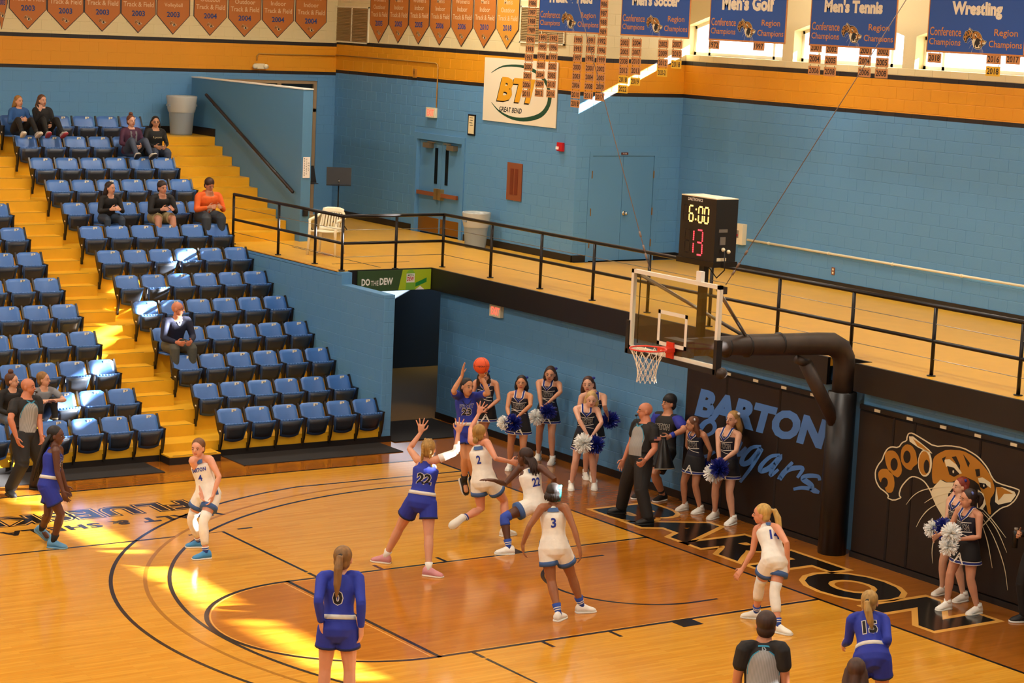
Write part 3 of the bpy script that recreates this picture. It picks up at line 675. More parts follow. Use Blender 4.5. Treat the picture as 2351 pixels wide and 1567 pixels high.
rel(bk, MB().tube([(0, 1.80, 1.75), (0, 1.45, 2.25), (0, 1.12, 2.72)], 0.095, 12).tube([(0, 1.12, 2.72), (0, 0.96, 2.78)], 0.06, 10), 'brace', M_PIPE, True)
BX, BZ0, BZ1, BY = 0.914, 2.90, 3.97, -1.22
M_GLASS = mat('backboard_glass', 0xFFFFFF, 0.02); _n = M_GLASS.node_tree; _tr = _n.nodes.new('ShaderNodeBsdfTransparent'); _tr.inputs[0].default_value = (0.9, 0.93, 0.92, 1); _gl = _n.nodes.new('ShaderNodeBsdfGlossy'); _gl.inputs['Roughness'].default_value = 0.01
_mx = _n.nodes.new('ShaderNodeMixShader'); _mx.inputs[0].default_value = 0.05; _n.links.new(_tr.outputs[0], _mx.inputs[1]); _n.links.new(_gl.outputs[0], _mx.inputs[2]); _n.links.new(_mx.outputs[0], _n.nodes['Material Output'].inputs[0])
bb = rel(bk, MB().box((-BX, BY, BZ0), (BX, BY+0.012, BZ1)), 'backboard', M_GLASS)
M_BW = mat('white_board_frame', 0xF0E8D4, 0.4)
fr = MB()
for a, b in (((-BX, BZ0), (BX, BZ0+0.05)), ((-BX, BZ1-0.05), (BX, BZ1)), ((-BX, BZ0), (-BX+0.05, BZ1)), ((BX-0.05, BZ0), (BX, BZ1))): fr.box((a[0], BY-0.006, a[1]), (b[0], BY+0.05, b[1]))
rel(bk, fr, 'board_frame', M_BW)
sq = MB()
for a, b in (((-0.305, 3.05), (0.305, 3.10)), ((-0.305, 3.46), (0.305, 3.51)), ((-0.305, 3.05), (-0.255, 3.51)), ((0.255, 3.05), (0.305, 3.51))): sq.box((a[0], BY-0.004, a[1]), (b[0], BY-0.001, b[1]))
rel(bk, sq, 'target_square', M_BW)
pd = MB().box((-BX-0.02, BY-0.03, BZ0-0.06), (BX+0.02, BY+0.06, BZ0+0.005))
for s in (-1, 1): pd.box((s*(BX+0.005)-0.03, BY-0.03, BZ0-0.06), (s*(BX+0.005)+0.03, BY+0.06, BZ0+0.38))
rel(bk, pd, 'edge_padding', mat('board_pad', 0x17110F, 0.5))
rel(bk, MB().tube([(s, y_, z_) for s, y_, z_ in ((0.10, -1.18, 3.02), (0.10, -1.0, 3.02))], 0.09, 10).box((-0.2, -1.19, 2.93), (0.2, -1.0, 3.15)), 'mount', M_PIPE)
rc = V((0, -1.22-0.381, 3.05))
ri = rel(bk, MB().tube([rc+V((0.2365*math.cos(a), 0.2365*math.sin(a), 0)) for a in [2*math.pi*i/32 for i in range(33)]], 0.011, 8).box((-0.09, BY-0.16, 3.0), (0.09, BY-0.006, 3.055)).box((-0.07, BY-0.03, 2.91), (0.07, BY-0.006, 3.12)), 'rim', M_RIM, False)
nt = MB(); NS = 12
def netp(i, l):
    rr = (0.23, 0.185, 0.15, 0.128, 0.122, 0.13)[l]; a = 2*math.pi*(i+(0.5 if l % 2 else 0))/NS
    return rc+V((rr*math.cos(a), rr*math.sin(a), -0.085*l-0.012))
for l in range(5):
    for i in range(NS):
        nt.tube([netp(i, l), netp(i, l+1)], 0.0042, 4, cap=False); nt.tube([netp(i, l), netp(i-1 if l % 2 == 0 else i+1, l+1)], 0.0042, 4, cap=False)
nn = nt.obj('net', M_NET, ri)
for v in nn.data.vertices: v.co -= bk.location
for s in (-1, 1):
    rel(bk, MB().tube([(s*0.8, BY+0.06, 3.9), (0, 0.05, 3.12)], 0.024, 8), 'strut', M_GREY, True)
    rel(bk, MB().box((s*0.86-0.05, BY+0.05, 3.86), (s*0.86+0.05, BY+0.12, 3.95)), 'corner_bracket', M_PIPE)
    rel(bk, MB().tube([(s*0.84, BY+0.09, 2.98), (s*0.84, BY+0.09, 3.86)], 0.008, 6), 'tie_rod', M_METAL)
rel(bk, MB().tube([(0.93, BY+0.1, 2.86), (0.99, BY+0.02, 2.86)], 0.07, 14).tube([(0.99, BY+0.02, 2.86), (1.0, BY+0.005, 2.86)], 0.055, 14), 'spot_camera', M_PIPE, True)
sx_ = ony(1608, 637, BY+0.03); rel(bk, MB().box((sx_.x-0.05, BY, 3.97), (sx_.x+0.05, BY+0.06, 4.10)), 'sensor_box', M_WHITE)
# shot clock on its own mast over the arm
sc_ = empty('shot_clock', (0, -0.75, 3.17), 'black shot clock showing 6:00 and 13 above the backboard', 'clock')
M_CLK = mat('black_clock_case', 0x0F0C0A, 0.4)
rel(sc_, MB().box((-0.05, -0.79, 3.17), (0.05, -0.71, 4.2)), 'mast', M_METAL)
CX0, CX1, CZ0, CZ1, CY = -0.32, 0.40, 4.20, 5.0, -0.93
rel(sc_, MB().box((CX0, CY, CZ0), (CX1, CY+0.36, CZ1)), 'case', M_CLK); rel(sc_, MB().box((CX0, CY, CZ1), (CX1, CY+0.36, CZ1+0.012)), 'case_top', M_CREAMP)
rel(sc_, MB().box((CX0-0.02, CY-0.02, CZ0-0.07), (CX1+0.02, CY+0.38, CZ0-0.001)), 'cradle', M_METAL)
M_AMB = mat('amber_led', 0xFFB040, 0.5, emit=(1.0, 0.5, 0.12, 1), estr=4.0); M_LRED = mat('red_led', 0xFF3030, 0.5, emit=(1.0, 0.04, 0.06, 1), estr=3.5); M_OFF = mat('unlit_led', 0x1C1512, 0.5)
SEG = {'0': 'abcdef', '1': 'bc', '3': 'abcdg', '6': 'acdefg', '8': 'abcdefg'}
def digit(mb, ch, cx, cz, w, h, t=0.014):
    for s in SEG[ch]:
        x0, x1, z0, z1 = {'a': (-w, w, h, h), 'd': (-w, w, -h, -h), 'g': (-w, w, 0, 0), 'b': (w, w, 0, h), 'c': (w, w, -h, 0), 'e': (-w, -w, -h, 0), 'f': (-w, -w, 0, h)}[s]
        n = 5
        for i in range(n):
            f = (i+0.5)/n*0.8+0.1; px, pz = cx+x0+(x1-x0)*f, cz+z0+(z1-z0)*f
            dx = (abs(x1-x0)*0.8/n*0.36 if x1 != x0 else t*0.7); dz = (abs(z1-z0)*0.8/n*0.36 if z1 != z0 else t*0.7)
            mb.box((px-dx, CY-0.004, pz-dz), (px+dx, CY-0.001, pz+dz))
a_ = MB(); [digit(a_, c, cx, 4.78, 0.04, 0.10) for c, cx in (('6', -0.10), ('0', 0.09), ('0', 0.21))]
for z_ in (4.83, 4.70): a_.box((-0.015, CY-0.004, z_), (0.008, CY-0.001, z_+0.02))
rel(sc_, a_, 'time_digits', M_AMB)
a_ = MB(); digit(a_, '1', -0.08, 4.42, 0.055, 0.16); digit(a_, '3', 0.10, 4.42, 0.055, 0.16); rel(sc_, a_, 'shot_digits', M_LRED)
a_ = MB(); digit(a_, '8', -0.23, 4.78, 0.04, 0.10); digit(a_, '8', -0.16, 4.42, 0.05, 0.15); rel(sc_, a_, 'unlit_digits', M_OFF)
a_ = MB(); text_on(a_, 'DAKTRONICS', (-0.03, CY-0.002, 4.965), X3, Z3, 0.04, 0.30, 0.02); rel(sc_, a_, 'lettering', M_WHITE)
rel(sc_, MB().box((CX1, CY+0.08, 4.42), (CX1+0.012, CY+0.17, 4.52)), 'switch', M_GREY); rel(sc_, MB().box((CX1, CY+0.06, 4.58), (CX1+0.008, CY+0.2, 4.62)), 'rating_label', M_GREY); rel(sc_, MB().box((CX1, CY+0.05, 4.21), (CX1+0.01, CY+0.2, 4.25)), 'inlet_plate', M_CREAMP)
for yy, zz in ((0.13, 4.36), (0.22, 4.33)): rel(sc_, MB().sphere((CX1+0.025, CY+yy, zz), 0.027, 8, 6), 'plug', M_CREAMP, True)
rel(sc_, MB().tube([(CX1+0.04, CY+0.14, 4.34), (CX1+0.05, CY+0.15, 4.1), (0.3, -0.78, 3.98), (0.07, -0.74, 4.1)], 0.008, 6), 'power_cable', M_RUB, True)
# support cables to the ceiling
for (p, q, lb) in (((0.86, BY+0.13, 3.97), onx(2080, 0, 1.9), 'thin steel cable running from backboard corner beside the clock to ceiling'), ((-0.62, BY+0.062, 3.99), ony(1325, 0, -0.1), 'thin steel cable rising from the far backboard corner past year plaques')):
    p, q = V(p), V(q); d = (q-p); t = (10.48-p.z)/d.z; e_ = p+d*t
    o = empty('support_cable', p, lb, 'cable'); rel(o, MB().tube([p, e_], 0.006, 5), 'cable_strand', mat('cable_steel', 0x7A6250, 0.5), True)
    for f in (0.02, 0.035, 0.06): rel(o, MB().tube([p+d*t*f, p+d*t*(f+0.009)], 0.016, 6), 'cable_clip', mat('cable_steel'), True)
# ------------------------------------------------------------------ championship banners with hanging year plaques
M_BANB = mat('banner_blue', 0x1F4FA0, 0.6); M_BANO = mat('banner_orange_print', 0xC8813C, 0.6); M_BANT = mat('banner_title_print', 0xE8DCC0, 0.6)
M_PLQ = mat('plaque_orange', 0xC98A50, 0.6); M_PLY = mat('plaque_yellow', 0xE8B428, 0.6); M_PINK = mat('plaque_ink', 0x2A1A12, 0.6)
YBN = 4.0
_sz = 0.42
me_em = {}
def small_emblem(w, nrm, ax):
    key = (round(w, 3), tuple(nrm), tuple(ax))
    if key not in me_em:
        s = w/1290.0; me_em[key] = emblem_mesh('emblem', lambda p: V(ax)*((p[0]-860)*s)+Z3*((600-p[1])*s), V(nrm)*0.0006, w > 0.3)
    return me_em[key]
BAN = [('Track & Field', 1237, 1377, -10.83, [(1180, 5.343, [((230,40),1986),((225,150),1987),((220,260),1988),((215,370),1989),((205,485),1990),((195,600),1993),((185,708),1997),((175,820),2000),((167,930),2003),((155,1040),2006),((150,1150),2011),
        ((355,462),1991),((350,575),1995),((340,690),1998),((332,800),2001),((322,918),2004),((315,1030),2009),((308,1140),2012),((490,470),1992),((485,583),1996),((480,700),1999),((472,815),2002),((465,925),2005),((458,1035),2010),((450,1150),2016),
        ((790,490),1990),((785,600),1993),((778,710),1997),((775,825),2000),((768,935),2003),((762,1045),2006),((755,1160),2010),((750,1270),2018),((945,497),1991),((938,605),1995),((932,720),1998),((930,835),2001),((925,945),2004),((918,1058),2008),((912,1172),2011),
        ((1100,50),1986),((1097,162),1987),((1092,272),1988),((1088,390),1989),((1080,505),1992),((1075,620),1996),((1070,735),1999),((1065,845),2002),((1062,955),2005),((1058,1065),2009),((1050,1190),2017)])]),
       ("Men's Soccer", 1423, 1573, -8.36, [(1180, 5.343, [((1360,525),2003),((1358,635),2005),((1350,752),2008),((1347,865),2012),((1340,975),-2018),((1335,1092),-2022),((1508,528),2004),((1503,640),2007),((1497,752),2010),((1492,868),2013),((1487,1000),-2019),((1833,540),2002),((1828,655),2009),((1825,772),2012),((1818,890),'2020-21'),((2003,545),2007),((1997,660),2010),((1990,790),-2018)])]),
       ("Men's Golf", 1627, 1800, -5.97, [(1567, 2.996, [((217,308),1972),((525,318),1997)])]),
       ("Men's Tennis", 1857, 2054, -3.54, [(1567, 2.996, [((918,328),2001),((1027,338),2002),((910,405),2004),((1020,415),2005),((905,485),2006),((1013,493),2008),((1260,348),2001),((1380,355),2002),((1253,420),2004),((1373,430),2005),((1250,498),2006),((1367,505),2008)])]),
       ('Wrestling', 2127, 2352, -1.02, [(1567, 2.996, [((1733,398),2018),((2140,407),2016),((2273,408),2017),((2135,490),-2018)])])]
pq_cache = {}
NB = -Y3
for title, u0, u1, x0, cols in BAN:
    w = 1.86; zb = 6.965; zt = zb+1.42; xc = x0+w/2
    r = empty('championship_banner', (xc, YBN, zb), 'blue hanging banner reading %s with year plaques below' % title, 'banner', 'blue championship banners')
    MB().box((-w/2, -0.006, 0), (w/2, 0.006, 1.42)).obj('panel', M_BANB, r)
    MB().box((-w/2-0.004, -0.009, -0.012), (w/2+0.004, 0.009, 0.014)).box((-w/2-0.006, -0.009, 0), (-w/2+0.01, 0.009, 1.42)).box((w/2-0.01, -0.009, 0), (w/2+0.006, 0.009, 1.42)).obj('border', M_BANO, r)
    mb = MB(); text_on(mb, title, (0, -0.0085, 0.60), X3, Z3, 0.24 if 'g' in title.lower() else 0.20, bold=0.055, maxw=1.5); mb.obj('title_lettering', M_BANT, r)
    for t, tx, tz in (('Conference', -0.58, 0.29), ('Champions', -0.58, 0.13), ('Region', 0.58, 0.29), ('Champions', 0.58, 0.13)): text_on(MB(), t, (tx, -0.0085, tz), X3, Z3, 0.125, 0.44 if t == 'Region' else 0.62, bold=0.012).obj('lettering', M_BANO, r)
    link('emblem', small_emblem(0.46, NB, X3), r, (0, -0.008, 0.20))
    for s in (-0.6, 0.6): MB().tube([(s, 0, 1.42), (s, 0, 10.48-zb)], 0.005, 5).obj('hanging_cord', M_METAL, r)
    for ox, sc, items in cols:
        for (px, py), yr in items:
            c = ony(ox+px/sc, py/sc, YBN); yel = isinstance(yr, str) or yr < 0; tx = yr if isinstance(yr, str) else str(abs(yr))
            p = MB().box((-0.132, -0.004, -0.068), (0.132, 0.004, 0.068)).obj('year_plaque', M_PLY if yel else M_PLQ, r, loc=c-V((xc, YBN, zb)))
            if tx not in pq_cache:
                mb = MB(); text_on(mb, tx, (0, -0.0055, 0), X3, Z3, 0.088, 0.22, bold=0.02); pq_cache[tx] = mb.mesh('lettering', M_PINK)
            link('lettering', pq_cache[tx], p)
            MB().box((-0.1, -0.002, 0.066), (-0.092, 0.002, 0.092)).box((0.092, -0.002, 0.066), (0.1, 0.002, 0.092)).obj('link', M_METAL, p)

# ------------------------------------------------------------------ orange pennants on the walls
M_PEN = mat('pennant_orange', 0xB86C26, 0.6); M_PEN2 = mat('pennant_gold', 0xCF8E2C, 0.6); M_PENE = mat('pennant_edge', 0x2C2A30, 0.6); M_PENT = mat('pennant_print', 0xD9B98C, 0.6); M_NAVY = mat('navy_print', 0x1E3A78, 0.6)
TF = 'Track & Field'
PENA = [(-30, 52, 20, 203, [TF], '2003', 'left of the first full'), (60, 320, 60, 203, [TF], '2003', 'A'), (322, 575, 80, 210, [TF, 'Outdoor'], '2003', ''), (578, 828, 88, 218, [TF, 'Indoor', "Women's"], '2003', ''), (830, 1070, 97, 228, [TF, 'Indoor', "Men's"], '2003', ''), (1075, 1305, 105, 238, ['Volleyball'], '2003', ''),
        (1330, 1560, 115, 247, [TF, 'Outdoor', "Men's"], '2004', ''), (1568, 1795, 130, 255, [TF, 'Outdoor', "Women's"], '2004', ''), (1800, 2020, 140, 262, [TF, 'Indoor', "Men's"], '2004', ''), (2028, 2245, 150, 268, [TF, 'Indoor', "Women's"], '2004', '')]
PENB = [(197, 325, 165, 295, [TF, 'Outdoor', "Women's"], '2005'), (328, 462, 170, 298, [TF, 'Indoor', "Men's"], '2005'), (465, 605, 175, 305, [TF, 'Indoor', "Women's"], '2005'), (608, 752, 182, 313, [TF, 'Indoor', "Men's"], '2006'), (757, 905, 188, 322, [TF, 'Indoor', "Women's"], '2006'), (910, 1062, 192, 330, [TF, 'Indoor', "Men's"], '2010'), (1067, 1222, 198, 337, [TF, 'Outdoor', "Men's"], '2018')]
def pennant(fn, ax, nrm, ox, x0, x1, ys, yt, lines, year, label):
    S = 2.996; a, b, t = fn(ox+x0/S, ys/S), fn(ox+x1/S, ys/S), fn(ox+(x0+x1)/2/S, yt/S)
    ax = V(ax); nrm = V(nrm); c = (a+b)/2; w = (b-a).dot(ax); zs = c.z; tip = zs-t.z
    r = empty('pennant', (c.x, c.y, zs), label, 'pennant', 'orange champion pennants on the walls')
    def poly(g): return [(-w/2+g, 0.02*0), (0, -tip+g*1.3), (w/2-g, 0), (w/2-g, 0.85-g), (-w/2+g, 0.85-g)]
    P = lambda p, o: ax*p[0]+Z3*p[1]+nrm*o
    MB().prism(poly(0), lambda p: P(p, 0.010), lambda p: P(p, 0.002)).obj('edge', M_PENE, r)
    MB().prism(poly(0.016), lambda p: P(p, 0.0115), lambda p: P(p, 0.006)).obj('cloth', M_PEN2 if year == '2018' else M_PEN, r)
    h = 0.095
    for i, l in enumerate(lines): text_on(MB(), l, P((0, 0.20+i*0.155), 0.0125), ax, Z3, h*(1.0 if i else 1.05), bold=0.01, maxw=w*0.86).obj('lettering', M_PENT, r)
    mb = MB(); text_on(mb, year, P((0, 0.015), 0.0125), ax, Z3, 0.115, bold=0.03, maxw=w*0.6); mb.obj('year_lettering', M_NAVY, r)
    link('emblem', small_emblem(0.17, nrm, ax), r, P((0.0, -tip*0.45), 0.012))
xw = XA+0.006
for i, (x0, x1, ys, yt, ln, yr, _) in enumerate(PENA):
    d = ' '.join(reversed(ln)) if len(ln) > 1 else ln[0]
    nth = ['next to', 'second from', 'third from', 'fourth from', 'fifth from', 'sixth from'][(5-i) if i <= 5 else (i-6)]
    lb = 'orange %s %s pennant, %s the wall pipe, %s side' % (d.replace("Women's", "women's").replace("Men's", "men's"), yr, nth, 'bleacher' if i <= 5 else 'doorway')
    if i == 0: lb = 'orange pennant cut off by the frame on the bleacher wall'
    pennant(lambda u, v: onx(u, v, xw), Y3, X3, 0, x0, x1, ys, yt, ln, yr, lb)
for i, (x0, x1, ys, yt, ln, yr) in enumerate(PENB):
    d = ' '.join(reversed(ln)).replace("Women's", "women's").replace("Men's", "men's")
    pennant(lambda u, v: ony(u, v, YB-0.006), X3, -Y3, 784, x0, x1, ys, yt, ln, yr, 'orange %s %s pennant, %s the corner grille' % (d, yr, ['next to', 'second from', 'third from', 'fourth from', 'fifth from', 'sixth from', 'seventh from'][i]))

# ------------------------------------------------------------------ things on the walls
def wall_thing(name, loc, label, cat): return empty(name, loc, label, cat)
# white sponsor board with green swoosh
s_ = empty('sponsor_board', (-12.71, YB-0.006, 5.16), 'white sponsor board with green swoosh and yellow letters', 'sign')
L0 = s_.location
MB().box((-1.24, -0.02, 0), (1.24, 0, 1.22)).obj('board', mat('white_board', 0xEFE3C4, 0.5), s_)
mb = MB(); text_on(mb, 'BTI', (-0.12, -0.0215, 0.64), X3, Z3, 0.46, 1.28, 0.05, shear=0.25, lift=(-0.03, 0, -0.025)); mb.obj('lettering_shadow', M_EBLK, s_)
mb = MB(); text_on(mb, 'BTI', (-0.12, -0.023, 0.64), X3, Z3, 0.46, 1.28, 0.05, shear=0.25); mb.obj('lettering', mat('sponsor_yellow', 0xE5A420, 0.5), s_)
mb = MB(); text_on(mb, 'GREAT BEND', (-0.28, -0.0215, 0.25), X3, Z3, 0.10, 0.78, 0.02, shear=0.2); mb.obj('town_lettering', M_EBLK, s_)
sw = MB()
for pts, w in (([(-1.0, 0.93), (-0.6, 1.07), (0.0, 1.1), (0.5, 1.02), (0.85, 0.85), (1.02, 0.62)], (0.01, 0.06, 0.09)), ([(1.02, 0.66), (0.98, 0.42), (0.75, 0.22), (0.3, 0.11), (-0.2, 0.1), (-0.65, 0.2), (-0.95, 0.36)], (0.13, 0.08, 0.01))):
    t = MB(); ribbon(t, pts, w); sw.add([V((p[0], -0.0212, p[1])) for p in t.v], t.f)
sw.obj('swoosh', mat('dark_green_print', 0x1F4A30, 0.5), s_)
M_RGL = mat('exit_red_glow', 0xFF3020, 0.5, emit=(1, 0.07, 0.04, 1), estr=3.0)
def exit_sign(c, label):
    r = empty('exit_sign', c, label, 'exit sign')
    MB().box((-0.17, -0.07, -0.1), (0.17, -0.004, 0.1)).obj('housing', M_CREAMP, r)
    mb = MB(); text_on(mb, 'EXIT', (0.01, -0.0715, 0), X3, Z3, 0.13, 0.25, 0.02); mb.obj('lettering', M_RGL, r)
    return r
x1 = exit_sign(V((-15.81, YB-0.004, 5.19)), 'glowing red exit sign over the double doors with panic bars')
exit_sign(V((-8.78, YW-0.006, 2.2)), 'glowing red exit sign on wall below the upper deck')
cd_ = empty('conduit', (-15.66, YB-0.02, 5.3), 'thin painted conduit running along yellow band to the exit sign', 'conduit')
rel(cd_, MB().tube([(-15.66, YB-0.025, 5.3), (-15.66, YB-0.025, 6.12), (-15.69, YB-0.025, 6.17), (-15.76, YB-0.025, 6.19), (XA+0.03, YB-0.025, 6.19)], 0.014, 6), 'pipe_run', mat('conduit_paint', 0xB98A3A, 0.4), True)
rel(cd_, MB().tube([(XA+0.03, YB-0.05, 6.17), (XA+0.03, 3.05, 6.17), (XA+0.03, 3.0, 6.12), (XA+0.03, 3.0, 6.02)], 0.014, 6), 'pipe_run', mat('conduit_paint'), True)
em_ = empty('emergency_light', onx(592, 152, XA+0.006), 'beige twin head emergency light above the ramp wall', 'light fixture')
MB().box((0, -0.09, -0.05), (0.09, 0.12, 0.06)).obj('battery_box', M_CREAMP, em_)
for s in (-1, 1): MB().sphere((0.1, 0.015+s*0.13, 0.0), (0.05, 0.06, 0.055), 10, 6).obj('lamp_head', M_CREAMP, em_, True)
nf = empty('framed_notice', ony(1084, 286, YB-0.006), 'small black framed notice beside the exit double doors', 'notice')
MB().box((-0.13, -0.02, -0.21), (0.13, 0, 0.2)).obj('frame', M_EBLK, nf); MB().box((-0.10, -0.022, -0.18), (0.10, -0.02, 0.17)).obj('paper', mat('notice_paper', 0xE9D9A8, 0.6), nf)
mb = MB(); [mb.box((-0.07+0.02*(i % 2), -0.0232, 0.13-0.05*i), (0.06-0.01*(i % 3), -0.0222, 0.14-0.05*i)) for i in range(4)]; mb.obj('print', M_INK, nf)
fa_ = empty('fire_alarm', ony(1290, 337, YB-0.006), 'red fire alarm strobe near the blue wall corner', 'alarm')
MB().box((-0.1, -0.05, -0.08), (0.08, 0, 0.08)).obj('body', mat('alarm_red', 0xC01818, 0.35), fa_); MB().box((-0.09, -0.08, -0.05), (-0.03, -0.05, 0.0)).obj('strobe', M_WHITE, fa_)
cb = empty('wall_cabinet', ony(1182, 417, YB-0.006), 'brown recessed cabinet with two narrow panels on blue wall', 'cabinet')
MB().box((-0.25, -0.02, -0.36), (0.25, 0, 0.36)).obj('frame', M_BROWN, cb)
for s in (-1, 1): MB().box((s*0.075-0.055, -0.026, -0.25), (s*0.075+0.055, -0.02, 0.25)).obj('panel', mat('rust_panel', 0x74351C, 0.4), cb)
M_LOUV = mat('tan_grille', 0xA08250, 0.5, metal=0.2)
def grille(c, ax, nrm, w, h, label, n):
    r = empty('air_grille', c, label, 'vent'); ax = V(ax); nrm = V(nrm); P = lambda x, z, o: ax*x+Z3*z+nrm*o
    mb = MB()
    for a, b in (((-w/2, -h/2), (w/2, -h/2+0.03)), ((-w/2, h/2-0.03), (w/2, h/2)), ((-w/2, -h/2), (-w/2+0.03, h/2)), ((w/2-0.03, -h/2), (w/2, h/2)), ((-0.012, -h/2), (0.012, h/2))):
        mb.prism([(a[0], a[1]), (b[0], a[1]), (b[0], b[1]), (a[0], b[1])], lambda p: P(p[0], p[1], 0.03), lambda p: P(p[0], p[1], 0))
    mb.obj('frame', M_CREAMP, r)
    mb = MB()
    for i in range(n):
        z = -h/2+0.04+(h-0.08)*(i+0.5)/n; d = (h-0.08)/n*0.45
        mb.add([P(-w/2+0.03, z-d, 0.022), P(w/2-0.03, z-d, 0.022), P(w/2-0.03, z+d, 0.006), P(-w/2+0.03, z+d, 0.006)], [(0, 1, 2, 3)])
    tag(mb.obj('louvre_slats', M_LOUV, r), kind='stuff')
g0, g1 = ony(768, 105, YB-0.006), ony(848, 105, YB-0.006)
grille(V(((g0.x+g1.x)/2, YB-0.006, 6.86)), X3, -Y3, g1.x-g0.x-0.06, 0.78, 'tan twin louvre grille in the corner above yellow band', 22)
g0, g1 = ony(1193, 90, YB-0.006), ony(1300, 90, YB-0.006)
grille(V(((g0.x+g1.x)/2, YB-0.006, 7.05)), X3, -Y3, g1.x-g0.x-0.06, 0.7, 'tan louvre grille partly behind the track and field plaques', 20)
# soft drink board on the portal fascia
dw = empty('drink_sign', (-10.643, 1.02, 2.53), 'green soft drink advertising sign above the dark tunnel entrance', 'sign')
MB().box((0, -0.75, -0.18), (0.02, 0.75, 0.18)).obj('board', mat('dark_green_board', 0x35502A, 0.5), dw)
P = lambda p, o: V((o, p[0], p[1]))
MB().prism([(0.08, -0.18), (0.75, -0.18), (0.75, 0.18), (0.16, 0.18)], lambda p: P(p, 0.0212), lambda p: P(p, 0.015)).obj('lime_panel', mat('lime_print', 0xA8C21E, 0.5), dw)
mb = MB(); text_on(mb, 'DO', (0.0215, -0.585, -0.02), Y3, Z3, 0.125, 0.17, 0.04); mb.obj('lettering', M_WHITE, dw); mb = MB(); text_on(mb, 'THE', (0.0215, -0.405, -0.04), Y3, Z3, 0.085, 0.155, 0.005); mb.obj('lettering', M_WHITE, dw); mb = MB(); text_on(mb, 'DEW', (0.0215, -0.17, -0.015), Y3, Z3, 0.125, 0.27, 0.04); mb.obj('lettering', M_WHITE, dw)
bt = MB().prism([(0.23, -0.18), (0.42, -0.18), (0.41, -0.02), (0.42, 0.02), (0.41, 0.12), (0.36, 0.175), (0.29, 0.175), (0.24, 0.12), (0.23, 0.02), (0.24, -0.02)], lambda p: P(p, 0.0225), lambda p: P(p, 0.02)).obj('bottle_print', mat('bottle_green', 0x7DB53A, 0.4), dw)
MB().prism([(0.24, -0.05), (0.41, -0.05), (0.41, 0.11), (0.24, 0.11)], lambda p: P(p, 0.0232), lambda p: P(p, 0.021)).obj('bottle_label', mat('label_white', 0xE4E6D8, 0.5), bt)
mb = MB(); text_on(mb, 'DEW', (0.0236, 0.325, 0.015), Y3, Z3, 0.075, 0.15, 0.03, shear=0.2); mb.obj('label_lettering', mat('label_red', 0xC02030, 0.5), bt)
mb = MB(); text_on(mb, 'MTN', (0.0236, 0.325, 0.08), Y3, Z3, 0.035, 0.12, 0.02); mb.obj('label_lettering', mat('label_green', 0x2A5A28, 0.5), bt)
MB().prism([(0.43, -0.13), (0.66, -0.05), (0.66, 0.03), (0.43, -0.06)], lambda p: P(p, 0.0222), lambda p: P(p, 0.02)).obj('green_block_print', mat('bright_green_print', 0x1E8A3A, 0.5), dw)
MB().prism([(0.43, -0.18), (0.53, -0.115), (0.62, -0.18)], lambda p: P(p, 0.0224), lambda p: P(p, 0.02)).obj('white_shard_print', M_WHITE, dw)
# reserved sign, switch, conduit with box on the window wall, outlet
rs = empty('reserved_sign', (-14.994, 1.6, 4.15), 'white vertical reserved tickets only sign on ramp wall end', 'sign')
MB().box((0, -0.07, -0.20), (0.008, 0.08, 0.2)).obj('board', M_WHITE, rs)
for txt, yy, z0 in (('RESERVED', -0.04, 0.165), ('TICKETS', 0.005, 0.15), ('ONLY', 0.05, 0.08)):
    mb = MB()
    for i, ch in enumerate(txt): text_on(mb, ch, (0.0095, yy, z0-i*0.045), Y3, Z3, 0.03, bold=0.02)
    mb.obj('lettering', M_INK, rs)
sb = empty('switch_box', (-14.994, 1.6, 3.28), 'small black switch box on the end of the ramp wall', 'switch'); MB().box((0, -0.05, -0.07), (0.05, 0.05, 0.07)).obj('case', M_EBLK, sb); MB().box((0.05, -0.02, -0.03), (0.056, 0.02, 0.03)).obj('toggle', M_RUB, sb)
eb = empty('electrical_box', ony(1706, 536, YD-0.006), 'cream electrical box joined to a long wall conduit', 'electrical box')
MB().box((-0.14, -0.1, -0.2), (0.1, 0, 0.18)).obj('case', M_CREAMP, eb); MB().box((-0.07, -0.103, -0.08), (-0.01, -0.1, 0.06)).obj('switch_plate', mat('grey_plate', 0x8A8074, 0.4), eb); MB().box((-0.055, -0.112, -0.05), (-0.03, -0.103, -0.01)).obj('red_switch', mat('alarm_red'), eb)
a, b = ony(1716, 553, YD-0.03), ony(2351, 655, YD-0.03); b = a+(b-a)*1.3; zc = (a.z+b.z)/2
wp_ = empty('wall_conduit', (a.x, YD-0.03, zc), 'long cream conduit along the blue window wall', 'conduit')
MB().tube([(0, 0, 0), (b.x-a.x, 0, 0)], 0.022, 8).obj('pipe_run', M_CREAMP, wp_, True)
for i in range(7): MB().tube([(0.6+i*1.6-0.02, 0, 0), (0.6+i*1.6+0.02, 0, 0)], 0.03, 8).obj('clamp', M_CREAMP, wp_)
ot = empty('outlet', ony(1913, 622, YD-0.006), 'small brown outlet plate low on the window wall', 'outlet'); MB().box((-0.04, -0.008, -0.065), (0.04, 0, 0.065)).obj('plate', M_BROWN, ot)
for s in (-1, 1): MB().box((-0.018, -0.011, s*0.03-0.017), (0.018, -0.008, s*0.03+0.017)).obj('socket', M_CREAMP, ot)
tp = empty('thermostat', ony(955, 168, YB-0.006), 'small tan thermostat box on the yellow band', 'thermostat'); MB().box((-0.045, -0.05, -0.09), (0.045, 0, 0.09)).obj('case', mat('tan_case', 0xB07A2A, 0.4), tp); MB().box((-0.03, -0.053, -0.02), (0.03, -0.05, 0.05)).obj('dial', M_KICK, tp)

